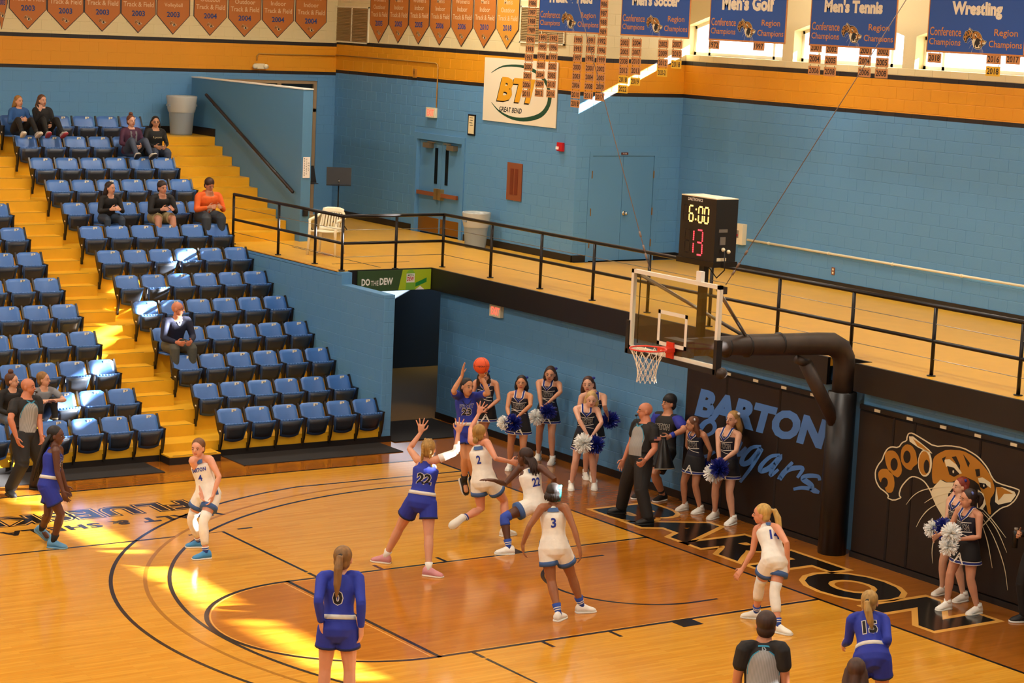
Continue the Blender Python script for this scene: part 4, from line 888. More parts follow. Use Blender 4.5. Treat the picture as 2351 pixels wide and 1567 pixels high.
# ------------------------------------------------------------------ bins, chair, stands on the deck and landing
M_BIN = mat('grey_bin_plastic', 0x8C979C, 0.5); M_BAG = mat('clear_bin_liner', 0xB4B6AE, 0.25)
def bin_(c, label):
    r = empty('trash_can', c, label, 'trash can'); n = 20
    rg = lambda z, w, k=0.0: [V((w*math.cos(a)*(1+k*math.sin(9*a)), w*math.sin(a)*(1+k*math.cos(7*a)), z)) for a in [2*math.pi*i/n for i in range(n)]]
    MB().rings([rg(0, 0.2), rg(0.03, 0.205), rg(0.55, 0.245), rg(0.60, 0.262), rg(0.66, 0.268), rg(0.66, 0.25), rg(0.1, 0.2)], cap=True).obj('barrel', M_BIN, r, True)
    MB().rings([rg(0.40, 0.245, 0.01), rg(0.47, 0.262, 0.02), rg(0.57, 0.268, 0.015), rg(0.665, 0.282, 0.015), rg(0.69, 0.278, 0.02), rg(0.675, 0.25, 0.02), rg(0.45, 0.23)], cap=False).obj('bin_liner', M_BAG, r, True)
    for s in (-1, 1): MB().box((-0.06, s*0.27-0.015, 0.5), (0.06, s*0.27+0.015, 0.54)).obj('handle', M_BIN, r)
    return r
b1 = bin_(V((-19.30, 1.02, T(13))), 'grey trash can with clear liner on the landing by ramp wall'); b1.scale = (1.12, 1.12, 1.16)
bin_(V((-13.38, 4.50, ZD)), 'pale trash can with clear liner beside the double doors')
ch = empty('plastic_chair', (-12.95, 0.95, ZD), 'white moulded plastic armchair standing behind the deck railing', 'chair'); ch.rotation_euler = (0, 0, R_(-50)); M_CH = mat('white_resin', 0xF3E7C4, 0.35)
sheet(lambda u, v: (V(((v-0.45)*0.46, (u-0.5)*0.46, 0.42+0.02*v+0.02*abs(u-0.5))), V((0, 0, 1))), 6, 6, 0.02).obj('seat', M_CH, ch, True)
def cb_(u, v): return V((-0.21-0.14*v+0.05*abs(u-0.5)*2, (u-0.5)*(0.46-0.05*v), 0.43+0.42*v-0.06*max(0, abs(u-.5)*2-.6)*v))
bkm = MB()
for i in range(7):
    u0, u1 = 0.08+i*0.12, 0.08+i*0.12+0.075
    sheet(lambda u, v: (cb_(u0+(u1-u0)*u, 0.15+0.62*v), V((1, 0, 0.3)).normalized()), 1, 5, 0.012, 0, bkm)
sheet(lambda u, v: (cb_(u, 0.76+0.24*v), V((1, 0, 0.3)).normalized()), 10, 3, 0.02, 0, bkm); sheet(lambda u, v: (cb_(u, 0.0+0.16*v), V((1, 0, 0.3)).normalized()), 10, 2, 0.02, 0, bkm)
for u in (0.0, 0.93): sheet(lambda a, v, u=u: (cb_(u+0.07*a, v), V((1, 0, 0.3)).normalized()), 2, 5, 0.02, 0, bkm)
bkm.obj('backrest', M_CH, ch, True)
for s in (-1, 1):
    MB().tube([cb_(0.5+s*0.48, 0.85), V((-0.2, s*0.27, 0.68)), V((0.0, s*0.285, 0.645)), V((0.18, s*0.275, 0.635)), V((0.22, s*0.26, 0.6))], [0.022, 0.026, 0.03, 0.03, 0.024], 8).obj('armrest', M_CH, ch, True)
    MB().tube([V((0.22, s*0.26, 0.6)), V((0.24, s*0.25, 0.42)), V((0.27, s*0.27, 0))], [0.024, 0.03, 0.02], 8).obj('leg', M_CH, ch, True)
    MB().tube([V((-0.2, s*0.2, 0.42)), V((-0.27, s*0.24, 0))], [0.03, 0.02], 8).obj('leg', M_CH, ch, True)
for i, (c, rz, lb) in enumerate(((V((-17.0, 2.72, ZD)), 0.2, 'black music stand with folded desk beside the ramp wall end'), (V((-16.6, 3.25, ZD)), -0.5, 'black music stand standing apart near the blue back wall'), (V((-17.6, 2.6, ZD)), 0.9, 'black music stand half hidden behind the ramp wall end'))):
    r = empty('music_stand', c, lb, 'music stand'); r.rotation_euler = (0, 0, rz)
    MB().tube([(0, 0, 0.15), (0, 0, 1.05)], 0.014, 8).obj('pole', M_METAL, r, True)
    for a in range(3): MB().tube([(0, 0, 0.3), (0.24*math.cos(a*2.094), 0.24*math.sin(a*2.094), 0.01)], 0.01, 6).obj('leg', M_METAL, r, True)
    sheet(lambda u, v: (V((0.03-0.1*v, (u-0.5)*0.5, 0.95+0.34*v)), V((0.95, 0, 0.3)).normalized()), 2, 2, 0.008).obj('desk', M_EBLK, r)
    MB().box((0.02, -0.25, 0.93), (0.09, 0.25, 0.945)).obj('lip', M_EBLK, r)
    MB().sphere((0.03, 0, 1.02), 0.02, 8, 6).obj('clamp_knob', M_GREY, r, True)
# ------------------------------------------------------------------ people: skeleton, lofts, one continuous body, clothes as children
RV = V((math.sin(YAW), -math.cos(YAW), 0)); TV = V((-math.cos(YAW), -math.sin(YAW), 0)); UV = Z3   # right of, toward the photographer, up
def skin_mat(h): return mat('skin_%06x' % h, h, 0.5, noise=0.05, nscale=12)
def cloth(h, r=0.75): return mat('cloth_%06x' % h, h, r, noise=0.07, nscale=14, bump=0.12, bscale=35)
def hair_mat(h): return mat('hair_%06x' % h, h, 0.6, noise=0.35, nscale=30, stretch=(1, 1, 0.15))
def rmod(o, vox, sm=6, dec=None):
    m = o.modifiers.new('remesh', 'REMESH'); m.mode = 'VOXEL'; m.voxel_size = vox; m.use_smooth_shade = True
    s = o.modifiers.new('smooth', 'SMOOTH'); s.iterations = sm; s.factor = 0.5
    if dec:
        d = o.modifiers.new('decimate', 'DECIMATE'); d.ratio = dec
    return o
def ring(c, a, b, ra, rb, n=14, tilt=None):
    return [c+a*(ra*math.cos(2*math.pi*k/n))+b*(rb*math.sin(2*math.pi*k/n))+((tilt*math.sin(2*math.pi*k/n)) if tilt is not None else V((0, 0, 0))) for k in range(n)]
def limb(mb, pts, rad, n=12, flat=1.0, side=None):
    """tapered limb through pts with radii; adds a rounded end on both sides"""
    pts = [V(p) for p in pts]; t0 = (pts[1]-pts[0]).normalized(); t1 = (pts[-1]-pts[-2]).normalized()
    P = [pts[0]-t0*rad[0]*0.6]+pts+[pts[-1]+t1*rad[-1]*0.6]; Rr = [rad[0]*0.6]+list(rad)+[rad[-1]*0.6]
    return mb.tube(P, Rr, n, side=side)
def ellip(mb, c, ax, ay, az, ra, rb, rc, n=14, m=9):
    M = Matrix((ax, ay, az)).transposed(); return mb.sphere(c, (ra, rb, rc), n, m, M=M)
PROF_F = [(-.072, .030, .035), (-.050, .080, .062), (-.01, .101, .074), (.04, .094, .068), (.09, .077, .058), (.13, .076, .057), (.175, .084, .066), (.21, .088, .071), (.245, .090, .062), (.272, .076, .050), (.292, .044, .040), (.33, .030, .032)]
PROF_M = [(-.072, .030, .035), (-.050, .080, .062), (-.01, .096, .074), (.04, .094, .070), (.09, .090, .066), (.13, .092, .068), (.175, .100, .072), (.21, .107, .074), (.245, .109, .066), (.272, .090, .054), (.292, .052, .044), (.33, .036, .037)]
def interp(prof, h):
    if h <= prof[0][0]: return prof[0][1:]
    for p, q in zip(prof, prof[1:]):
        if h <= q[0]:
            t = (h-p[0])/(q[0]-p[0]); return (p[1]+(q[1]-p[1])*t, p[2]+(q[2]-p[2])*t)
    return prof[-1][1:]
class Person:
    def __init__(s, label, H, face, male=False, skin=0xC98E6C, chest=None, look=None, belly=0.0, group=None, **k):
        s.H = H; s.male = male; s.sk = skin_mat(skin); s.skin = skin; s.k = k
        h = H; f = R_(face); s.face = f
        fdir = lambda a: TV*math.cos(R_(a))+RV*math.sin(R_(a))
        ch = face if chest is None else chest; lo = ch if look is None else look
        s.hf, s.cf, s.lf = fdir(face), fdir(ch), fdir(lo)
        left = lambda fr: UV.cross(fr).normalized()
        s.hl, s.cl = left(s.hf), left(s.cf)
        s.prof = [(a, b*(1+belly*math.exp(-((a-.09)/.07)**2)*0.35), c*(1+belly*math.exp(-((a-.09)/.07)**2))) for a, b, c in (PROF_M if male else PROF_F)]
        wide = k.get('wide', 1.0); s.prof = [(a, b*wide, c*wide) for a, b, c in s.prof]
        TH, SH, AN = .245*h, .246*h, .046*h; s.AN = AN
        # --- root
        fl, fr = k.get('fl'), k.get('fr')
        gz = k.get('gz', 0.0)
        gl = onz(fl[0], fl[1], gz) if fl else None; gr_ = onz(fr[0], fr[1], gz) if fr else None
        for g_ in (gl, gr_):
            if g_ is not None and gz == 0 and g_.y > 1.66:
                d_ = CAM-g_; t_ = (1.66-g_.y)/d_.y; g_ += V((d_.x, d_.y, 0))*t_
        if 'pos' in k: pv = V(k['pos'])
        else:
            gs = [g for g in (gl, gr_) if g is not None]
            base = (onz(*k['g']) if 'g' in k else sum(gs, V((0, 0, 0)))/len(gs))
            if 'pv' in k:
                d = ray(*k['pv']); n2 = V((CF.x, CF.y, 0)); t = (base-CAM).dot(n2)/d.dot(n2); pv = CAM+d*t
            else: pv = base+Z3*(.522*h-k.get('drop', 0.0)*h)+s.vec(k.get('ps', (0, 0, 0)))
        s.pv = pv
        s.nk = s.bone(pv, k.get('nk', (0, 1, 0)), .285*h)
        s.up = (s.nk-pv).normalized()
        s.nb = s.nk
        s.hd = s.bone(s.nk, k.get('hd', ('b', .12, 0, 1)), .098*h)
        s.hu = (s.hd-s.nk).normalized(); s.hu = (s.hu*0.2+UV*0.8).normalized() if 'hu' not in k else s.vec(k['hu']).normalized()
        hw = .052*h; sw = (.118 if male else .104)*h*wide**0.5
        s.hipL, s.hipR = pv+s.hl*hw-s.up*.0*h, pv-s.hl*hw
        sc = s.nk-s.up*.024*h
        s.shL = s.bone(sc, k['sl'], sw) if 'sl' in k else sc+s.cl*sw
        s.shR = s.bone(sc, k['sr'], sw) if 'sr' in k else sc-s.cl*sw
        UA, FA = .165*h, .145*h
        dn = ('b', .05, 0, -1)
        s.elL = s.bone(s.shL, k.get('el', ('b', 0, .22, -1)), UA); s.wrL = s.bone(s.elL, k.get('wl', ('b', .25, .05, -1)), FA)
        s.elR = s.bone(s.shR, k.get('er', ('b', 0, -.22, -1)), UA); s.wrR = s.bone(s.elR, k.get('wr', ('b', .25, -.05, -1)), FA)
        s.knL, s.anL = s.leg(s.hipL, k.get('kl'), k.get('al'), gl, TH, SH, AN)
        s.knR, s.anR = s.leg(s.hipR, k.get('kr'), k.get('ar'), gr_, TH, SH, AN)
        s.toL = s.vec(k['tl']).normalized() if 'tl' in k else s.hf; s.toR = s.vec(k['tr']).normalized() if 'tr' in k else s.hf
        root = V((pv.x, pv.y, min(s.anL.z, s.anR.z)-AN))
        s.root = empty('person', root, label, 'person', group)
        s.build()
    def vec(s, t):
        if t[0] == 'b': return s.cf*t[1]+s.cl*t[2]+UV*t[3]
        return RV*t[0]+UV*t[1]+TV*t[2]
    def bone(s, P, t, L):
        if t[0] != 'b' and (abs(t[0]) > 10 or abs(t[1]) > 10):
            d = ray(t[0], t[1]).normalized(); sg = t[2] if len(t) > 2 else 1
            w = P-CAM; b = d.dot(w); p2 = w.length_squared-b*b
            if p2 >= L*L: q = CAM+d*b; return P+(q-P).normalized()*L
            hh = math.sqrt(L*L-p2); q = CAM+d*(b-sg*hh); return q
        return P+s.vec(t).normalized()*L
    def leg(s, hip, kn, an, g, TH, SH, AN):
        if g is not None and an is None:
            A = g+Z3*AN; d = A-hip; D = d.length; mx = (TH+SH)*0.998
            if D > mx: TH, SH = TH*D/mx, SH*D/mx
            x = (TH*TH-SH*SH+D*D)/(2*D); y = math.sqrt(max(0, TH*TH-x*x)); u = d.normalized()
            pole = s.vec(kn) if kn is not None else s.hf
            pole = pole-u*pole.dot(u)
            return hip+u*x+(pole.normalized()*y if pole.length > 1e-4 else V((0, 0, 0))), A
        K = s.bone(hip, kn, TH); return K, s.bone(K, an, SH)
    def frame(s, h):
        """centre and axes of the torso at height h (in H) above the hips"""
        t = max(0, min(1, (h+.02)/.28)); l = (s.hl*(1-t)+s.cl*t); l = (l-s.up*l.dot(s.up)).normalized(); f = l.cross(s.up).normalized()
        return s.pv+s.up*(h*s.H), l, f
    def torso_rings(s, tab, grow=0.0, n=20):
        rs = []
        for row in tab:
            h = row[0]; c, l, f = s.frame(h); a, b = interp(s.prof, h)
            if len(row) > 1: a, b = a*row[1], b*row[1]
            tl = s.up*(row[2]*s.H) if len(row) > 2 else None
            rs.append(ring(c, l, f, a*s.H+grow, b*s.H+grow, n, tl))
        return rs
    def surf(s, x, h, off=0.0, back=False):
        """point on the clothed torso: x metres to the wearer's left from the centre line (front or back), h height in H"""
        c, l, f = s.frame(h); a, b = interp(s.prof, h); a = a*s.H+s.grow+off; b = b*s.H+s.grow+off
        th = x/((a+b)/2)
        return c+l*(a*math.sin(th))+f*((-1 if back else 1)*b*math.cos(th))
    def deco_text(s, txt, h, hh, col, back=False, w=None, bold=0.03, off=0.006, name='lettering', outline=None, x0=0.0, parent=None):
        vs, fs, tw, th = text_geo(txt, 1.0, bold, 2); sy = hh/th; sx = (w/tw if w else sy); sg = 1 if not back else -1
        mb = MB()                                   # subdivide long faces by mapping each vertex onto the torso
        mb.add([s.surf(x0+sg*v.x*sx, h+v.y*sy/s.H, off, back)-s.root.location for v in vs], fs if sg > 0 else fs)
        o = mb.obj(name, cloth(col), parent or s.root)
        if outline:
            vs, fs, tw2, th2 = text_geo(txt, 1.0, bold+0.045, 2); mb = MB()
            mb.add([s.surf(x0+sg*v.x*sx, h+v.y*sy/s.H, off-0.003, back)-s.root.location for v in vs], fs); mb.obj('lettering_outline', cloth(outline), parent or s.root)
        return o
    def deco_strip(s, pts, w, col, off=0.006, back=False, name='trim', parent=None, fn=None):
        """ribbon following the torso: pts list of (x m, h in H)"""
        t = MB(); ribbon(t, [(p[0], p[1]*s.H) for p in pts], w); fn = fn or s.surf
        return MB().add([fn(p[0], p[1]/s.H, off, back)-s.root.location for p in t.v], t.f).obj(name, cloth(col), parent or s.root)
    def part(s, mb, name, m, parent=None, vox=None, sm=5, smooth=True):
        L = s.root.location; mb.v = [tuple(V(p)-L) for p in mb.v]
        o = mb.obj(name, m, parent or s.root, smooth)
        if vox: rmod(o, vox, sm)
        return o
    def hand(s, mb, w, d, pn, side, curl=0.35, spread=0.10):
        """w wrist, d direction of the hand, pn palm normal (faces what is held), side +1 when the thumb is along pn x d"""
        h = s.H; d = d.normalized(); pn = (pn-d*pn.dot(d)).normalized(); x = d.cross(pn)*side     # x points to the thumb side
        pc = [(0, .016, .014), (.02, .023, .013), (.045, .026, .0115), (.058, .025, .010)]
        mb.rings([[w+d*(l*h)+x*(a*h*math.cos(t))+pn*(b*h*math.sin(t)) for t in [2*math.pi*k/12 for k in range(12)]] for l, a, b in pc])
        for i in range(4):
            o = (1.5-i)*.0135; ln = (.040, .046, .043, .033)[i]; sp = (1.5-i)*spread
            b0 = w+d*(.052*h)+x*(o*h); dd = (d+x*sp).normalized(); P = [b0]; c = 0
            for q in range(3):
                c += curl*(0.7 if q == 0 else 1.0); v = dd*math.cos(c)+pn*math.sin(c); P.append(P[-1]+v*(ln*h*(.42, .32, .26)[q]*1.35))
            limb(mb, P, [.0062*h, .0060*h, .0056*h, .0050*h], 8)
        b0 = w+d*(.018*h)+x*(.018*h); v1 = (d*0.55+x*0.8+pn*0.25).normalized(); v2 = (d*0.9+x*0.3+pn*0.35).normalized()
        limb(mb, [b0, b0+v1*(.030*h), b0+v1*(.030*h)+v2*(.026*h)], [.0075*h, .0064*h, .0052*h], 8)
    def build(s):
        h, k = s.H, s.k; mb = MB(); s.grow = 0.0
        mb.rings(s.torso_rings([(p[0],) for p in s.prof], -0.004, 18))
        up = s.up
        # neck, shoulders
        limb(mb, [s.nk-up*.02*h, s.nk+(s.hd-s.nk)*.55], [.034*h if not s.male else .042*h, .029*h if not s.male else .037*h])
        for sh, el, wr, hip, kn, an in ((s.shL, s.elL, s.wrL, s.hipL, s.knL, s.anL), (s.shR, s.elR, s.wrR, s.hipR, s.knR, s.anR)):
            limb(mb, [s.nk-up*.004*h, s.nk+(sh-s.nk)*.55+up*.006*h, sh], [.028*h, .028*h, .031*h])
            g = (1.18 if s.male else 1.0)*k.get('limb', 1.0); u = (el-sh); fo = (wr-el)
            limb(mb, [sh, sh+u*.25, sh+u*.6, el, el+fo*.25, el+fo*.7, wr], [.031*h*g, .0295*h*g, .0255*h*g, .0215*h*g, .0225*h*g, .0175*h*g, .0145*h*g])
            th = kn-hip; sn = an-kn
            limb(mb, [hip, hip+th*.2, hip+th*.6, kn, kn+sn*.28, kn+sn*.65, an], [.056*h*g, .056*h*g, .045*h*g, .034*h*g, .0355*h*g, .026*h*g, .0195*h*g])
        for an, to in ((s.anL, s.toL), (s.anR, s.toR)): limb(mb, [an, an+to*.06*h-UV*.02*h], [.02*h, .02*h])
        # head: cranium, jaw, nose, ears
        hu = s.hu; lf = (s.lf-hu*s.lf.dot(hu)).normalized(); ll = hu.cross(lf).normalized(); s.hx = (ll, lf, hu); C = s.hd
        h = s.H*1.07
        ellip(mb, C+hu*.014*h-lf*.006*h, ll, lf, hu, .0445*h, .0555*h, .052*h)
        ellip(mb, C-hu*.018*h+lf*.010*h, ll, lf, hu, .039*h, .040*h, .044*h)
        ellip(mb, C-hu*.046*h+lf*.020*h, ll, lf, hu, .023*h, .022*h, .019*h)
        limb(mb, [C+hu*.008*h+lf*.046*h, C-hu*.010*h+lf*.056*h], [.006*h, .0095*h], 8)
        for sg in (-1, 1): ellip(mb, C+ll*(sg*.045*h)-hu*.004*h-lf*.004*h, ll, lf, hu, .006*h, .012*h, .018*h, 8, 6)
        h = s.H
        # hands
        hl, hr = k.get('handL', {}), k.get('handR', {})
        dl = s.vec(hl['d']) if 'd' in hl else (s.wrL-s.elL); dr = s.vec(hr['d']) if 'd' in hr else (s.wrR-s.elR)
        pl = s.vec(hl['n']) if 'n' in hl else -s.cl+s.cf*.3; pr = s.vec(hr['n']) if 'n' in hr else s.cl+s.cf*.3
        s.hand(mb, s.wrL, dl, pl, hl.get('s', -1), hl.get('c', .35), hl.get('sp', .10)); s.hand(mb, s.wrR, dr, pr, hr.get('s', 1), hr.get('c', .35), hr.get('sp', .10))
        s.hcL = s.wrL+dl.normalized()*.06*h; s.hcR = s.wrR+dr.normalized()*.06*h
        s.body = s.part(mb, 'body', s.sk); rmod(s.body, k.get('vox', 0.0075), 4, 0.42)
        s.face_parts()
    def face_parts(s):
        h = s.H*1.07; ll, lf, hu = s.hx; C = s.hd; k = s.k
        if k.get('noface'): return
        mw = mat('eye_white', 0xA89C90, 0.5); mi = mat('iris_dark', 0x1E1410, 0.2); brow = hair_mat(k.get('brow', 0x3A2618))
        for sg in (-1, 1):
            mb = MB(); e = C+ll*(sg*.0185*h)+hu*.003*h+lf*.0445*h
            ellip(mb, e, ll, lf, hu, .0078*h, .004*h, .0036*h, 10, 6); n0 = len(mb.f)
            ellip(mb, e+lf*.0030*h, ll, lf, hu, .0042*h, .0030*h, .0036*h, 8, 6)
            for i in range(n0, len(mb.f)): mb.m[i] = 1
            s.part(mb, 'eye', [mw, mi])
            s.part(MB().tube([C+ll*(sg*.009*h)+hu*.0145*h+lf*.0475*h, C+ll*(sg*.019*h)+hu*.018*h+lf*.0455*h, C+ll*(sg*.029*h)+hu*.0145*h+lf*.039*h], [.0022*h, .0026*h, .0014*h], 6), 'eyebrow', brow)
        mb = MB(); ellip(mb, C-hu*.0305*h+lf*.0455*h, ll, lf, hu, .0145*h, .006*h, .0052*h, 10, 6); s.part(mb, 'lips', mat('lips_%06x' % k.get('lips', 0xA8584A), k.get('lips', 0xA8584A), 0.4))
    # ---- hair
    def hair(s, style, col, tail=None, length=.2, beard=None):
        h = s.H*1.07; ll, lf, hu = s.hx; C = s.hd; m = hair_mat(col); mb = MB()
        if style in ('bald',): return
        gx = 1.10 if style == 'short' else 1.06 if style in ('short', 'slick', 'pony', 'bun', 'braids', 'french') else 1.07
        ellip(mb, C+hu*(.030 if style == 'short' else .024)*h-lf*(.016 if style == 'short' else .019)*h, ll, lf, hu, .0475*h*gx, .0545*h*gx, .0505*h*gx, 16, 10)
        ellip(mb, C-hu*.012*h-lf*.030*h, ll, lf, hu, .043*h*gx, .036*h, .042*h, 14, 8)
        if style in ('long', 'halfup'):
            dn = (-UV*0.92-lf*0.12+s.cf*(-0.1)).normalized()
            for sg in ((-1, 0, 1) if style == 'long' else (-1, 0, 1)):
                p0 = C+ll*(sg*.036*h)-lf*(.026*h if sg else .045*h)+hu*.012*h
                limb(mb, [p0, p0+dn*.06*h+ll*(sg*.008*h), p0+dn*(.5*length*h)+ll*(sg*.008*h)-lf*.008*h, p0+dn*(length*h)-lf*.006*h], [.024*h, .027*h, .026*h, .012*h], 10)
        o = s.part(mb, 'hair', m, vox=0.009, sm=3)
        dn = s.vec(tail).normalized() if tail else (-UV)
        if style == 'pony':
            b = C-lf*.066*h+hu*.03*h; e = b-lf*.028*h
            s.part(MB().tube([b+lf*.012*h, e], .013*h, 10), 'hair_tie', cloth(0x2A2420), o)
            q = MB(); limb(q, [b, e-UV*.004*h, e+dn*(.3*length*h)-lf*.012*h, e+dn*(.7*length*h)-lf*.008*h, e+dn*(length*h)], [.014*h, .018*h, .024*h, .020*h, .006*h], 12); s.part(q, 'ponytail', m, o, vox=0.008, sm=3)
        elif style == 'bun':
            q = MB(); ellip(q, C-lf*.02*h+hu*.086*h, ll, lf, hu, .026*h, .026*h, .024*h); s.part(q, 'bun', m, o)
        elif style == 'lowbun':
            q = MB(); ellip(q, C-lf*.066*h-hu*.045*h, ll, lf, hu, .022*h, .022*h, .026*h); s.part(q, 'bun', m, o)
        elif style in ('braids', 'locs'):
            n = 13 if style == 'braids' else 11
            for i in range(n):
                a = (i/(n-1)-.5)*1.9; b = C-lf*(.05*h*math.cos(a))+ll*(.05*h*math.sin(a))+hu*(.015*h)
                t = b+dn*(length*h)*(0.8+.2*((i*37) % 5)/4)+ll*(.012*h*math.sin(a))-lf*.02*h
                s.part(MB().tube([b, b+dn*(.25*length*h)-lf*.025*h, b.lerp(t, .65)-lf*.014*h, t], [.010*h, .0095*h, .008*h, .004*h], 7), 'braid', m, o)
        elif style == 'french':
            for sg in (-1, 1):
                pts = [C-lf*.03*h+ll*(sg*.02*h)+hu*.07*h, C-lf*.064*h+ll*(sg*.022*h)+hu*.03*h, C-lf*.066*h+ll*(sg*.026*h)-hu*.02*h, C-lf*.055*h+ll*(sg*.03*h)-hu*.06*h, C-lf*.05*h+ll*(sg*.045*h)-hu*.13*h]
                q = MB()
                for a, b in zip(pts, pts[1:]):
                    for t in (0, .33, .66): q.sphere(a.lerp(b, t), .012*h, 8, 6)
                s.part(q, 'french_braid', m, o, vox=0.007, sm=2)
        return o
    # ---- clothes
    def top(s, col, sleeves=None, grow=0.013, lo=-.03, hi=.287, scoop=-.010, name='jersey', narrow=0.86, scol=None, loose=0.0, collar=None):
        """sleeves: None tank, 'short', 'long'"""
        h = s.H; s.grow = grow; mb = MB(); tab = [(lo, 1.0+loose)]
        for x in (.0, .05, .09, .13, .175, .21, .235):
            if x > lo+.01: tab.append((x, 1.0+loose*max(0, 1-x/.2)))
        if sleeves: tab += [(.25, 1.0), (.272, 1.0), (hi, 1.0, scoop)]
        else: tab += [(.25, narrow+.03, scoop*.3), (.268, narrow, scoop*.7), (hi, narrow*.98, scoop)]
        mb.rings(s.torso_rings(tab, grow, 22))
        if sleeves:
            for sh, el, wr in ((s.shL, s.elL, s.wrL), (s.shR, s.elR, s.wrR)):
                g = (1.18 if s.male else 1.0)*s.k.get('limb', 1.0); u = el-sh; f = wr-el
                limb(mb, [s.nk-s.up*.012*h, s.nk+(sh-s.nk)*.6+s.up*.006*h, sh], [.026*h, .034*h, .036*h*g])
                if sleeves == 'short': limb(mb, [sh, sh+u*.3, sh+u*.6], [.036*h*g, .0365*h*g, .036*h*g])
                else: limb(mb, [sh, sh+u*.3, sh+u*.7, el], [.036*h*g, .035*h*g, .030*h*g, .028*h*g]); limb(mb, [el, el+f*.3, el+f*.93], [.028*h*g, .0275*h*g, .020*h*g])
        o = s.part(mb, name, cloth(col), vox=0.010, sm=5); s.shirt = o
        return o
    def shorts(s, col, length=.62, flare=.070, name='shorts', hem=None, hemw=.04):
        h = s.H; g = (1.12 if s.male else 1.0)*s.k.get('limb', 1.0); mb = MB(); mb.rings(s.torso_rings([(-.086, 1.0), (-.072, 1.35), (-.05, 1.08), (-.01, 1.04), (.035, 1.0), (.062, 1.0)], .016, 20))
        for hip, kn in ((s.hipL, s.knL), (s.hipR, s.knR)):
            u = kn-hip; limb2 = [hip+u*.0, hip+u*.25, hip+u*length*.7, hip+u*length]
            mb.tube([hip-u.normalized()*.03*h]+limb2, [.046*h*g, .064*h*g, .067*h*g, max(flare, .06*g)*h, max(flare+.002, .06*g)*h], 16)
        o = s.part(mb, name, cloth(col), vox=0.010, sm=4); s.bottom = o
        if hem is not None:
            for hip, kn in ((s.hipL, s.knL), (s.hipR, s.knR)):
                u = kn-hip; s.part(MB().tube([hip+u*(length-hemw), hip+u*(length+.012)], [(flare+.0035)*h, (flare+.0045)*h], 16), 'hem', cloth(hem), o)
        return o
    def band(s, col, h0=.05, h1=.072, grow=.02, name='waistband'):
        return s.part(MB().rings(s.torso_rings([(h0,), (h1,)], grow, 22)), name, cloth(col))
    def pants(s, col, r=(.064, .056, .044, .040, .034), name='trousers', end=.95, vox=0.011):
        h = s.H; mb = MB(); mb.rings(s.torso_rings([(-.086, 1.0), (-.072, 1.35), (-.05, 1.08), (-.01, 1.04), (.04, 1.0), (.065, 1.0)], .014, 20))
        for hip, kn, an in ((s.hipL, s.knL, s.anL), (s.hipR, s.knR, s.anR)):
            u, v = kn-hip, an-kn; g = 1.15 if s.male else 1.03; limb(mb, [hip, hip+u*.3, hip+u*.65, kn], [r[0]*h*g, r[0]*h*g, r[1]*h*g, r[2]*h*g], 16); limb(mb, [kn, kn+v*.4, kn+v*end], [r[2]*h*g, r[3]*h*g, r[4]*h*g], 16)
        o = s.part(mb, name, cloth(col), vox=vox, sm=4); s.bottom = o; return o
    def skirt(s, col, name='skirt', lo=-.125):
        h = s.H; rs = []
        for hh, a, b in ((.065, .080, .062), (.03, .098, .074), (-.03, .112, .086), (-.08, .122, .094), (lo, .130, .102)):
            c, l, f = s.frame(max(hh, -.02)); c = s.pv+(s.up*hh*h if hh > -.03 else s.up*(-.03*h)+(-UV*.7-s.up*.3)*((-.03-hh)*h))
            rs.append(ring(c, l, f, a*h+.008, b*h+.008, 24))
        s.skr = rs; o = s.part(MB().rings(rs), name, cloth(col)); s.bottom = o; return o
    def skirt_pt(s, x, t, off=.004):
        """point on the skirt: x metres to the left along the front, t 0 top..1 hem"""
        i = min(3, int(t*4)); f = t*4-i; c0 = sum((V(p) for p in s.skr[i]), V())/24; c1 = sum((V(p) for p in s.skr[i+1]), V())/24
        c = c0.lerp(c1, f); a = (V(s.skr[i][0])-c0).lerp(V(s.skr[i+1][0])-c1, f); b = (V(s.skr[i][6])-c0).lerp(V(s.skr[i+1][6])-c1, f)
        th = x/((a.length+b.length)/2); return c+a*(1+off/a.length)*math.sin(th)+b*(1+off/b.length)*math.cos(th)
    def shoes(s, col, sole=0xE8E2D4, sock=None, sockh=.25, high=False, L=.150, stripe=None):
        h = s.H; up0 = UV
        for kn, an, to in ((s.knL, s.anL, s.toL), (s.knR, s.anR, s.toR)):
            sh = (kn-an).normalized(); f = to.normalized(); u = sh-f*sh.dot(f)
            if abs(f.z) < .3 and abs(an.z-s.AN-s.k.get('gz', 0.0)) < .03 and 'pos' not in s.k: f = V((f.x, f.y, 0)).normalized(); u = UV
            u.normalize(); sd = f.cross(u); A = an-u*s.AN
            tab = [(-.044, .020, .050), (-.032, .027, .068 if not high else .082), (.0, .0285, .068 if not high else .084), (.026, .0295, .060), (.05, .032, .047), (.075, .033, .037), (.097, .027, .029), (.110, .014, .020)]
            mb = MB(); rs = []
            for x, w, z in tab:
                c = A+f*(x*h*L/.150); rs.append([c+sd*(w*h*math.cos(t))*(1.0 if math.sin(t) < .3 else .82)+u*(.004*h+z*h*(0.5+0.5*math.sin(t))) for t in [2*math.pi*q/14 for q in range(14)]])
            mb.rings(rs); o = s.part(mb, 'shoe', cloth(col, .6))
            rs = [[A+f*(x*h*L/.150)+sd*(sg*(w+.002)*h)+u*(zz*h) for sg, zz in ((1, -.0), (1, .012), (-1, .012), (-1, 0))] for x, w, z in [(-.046, .016, 0)]+tab[1:-1]+[(.114, .012, 0)]]
            s.part(MB().rings(rs), 'sole', mat('sole_%06x' % sole, sole, .6), o)
            if high: s.part(MB().tube([A+u*.05*h-f*.006*h, A+u*.083*h-f*.006*h], [.030*h, .029*h], 12), 'ankle_strap', cloth(col, .6), o)
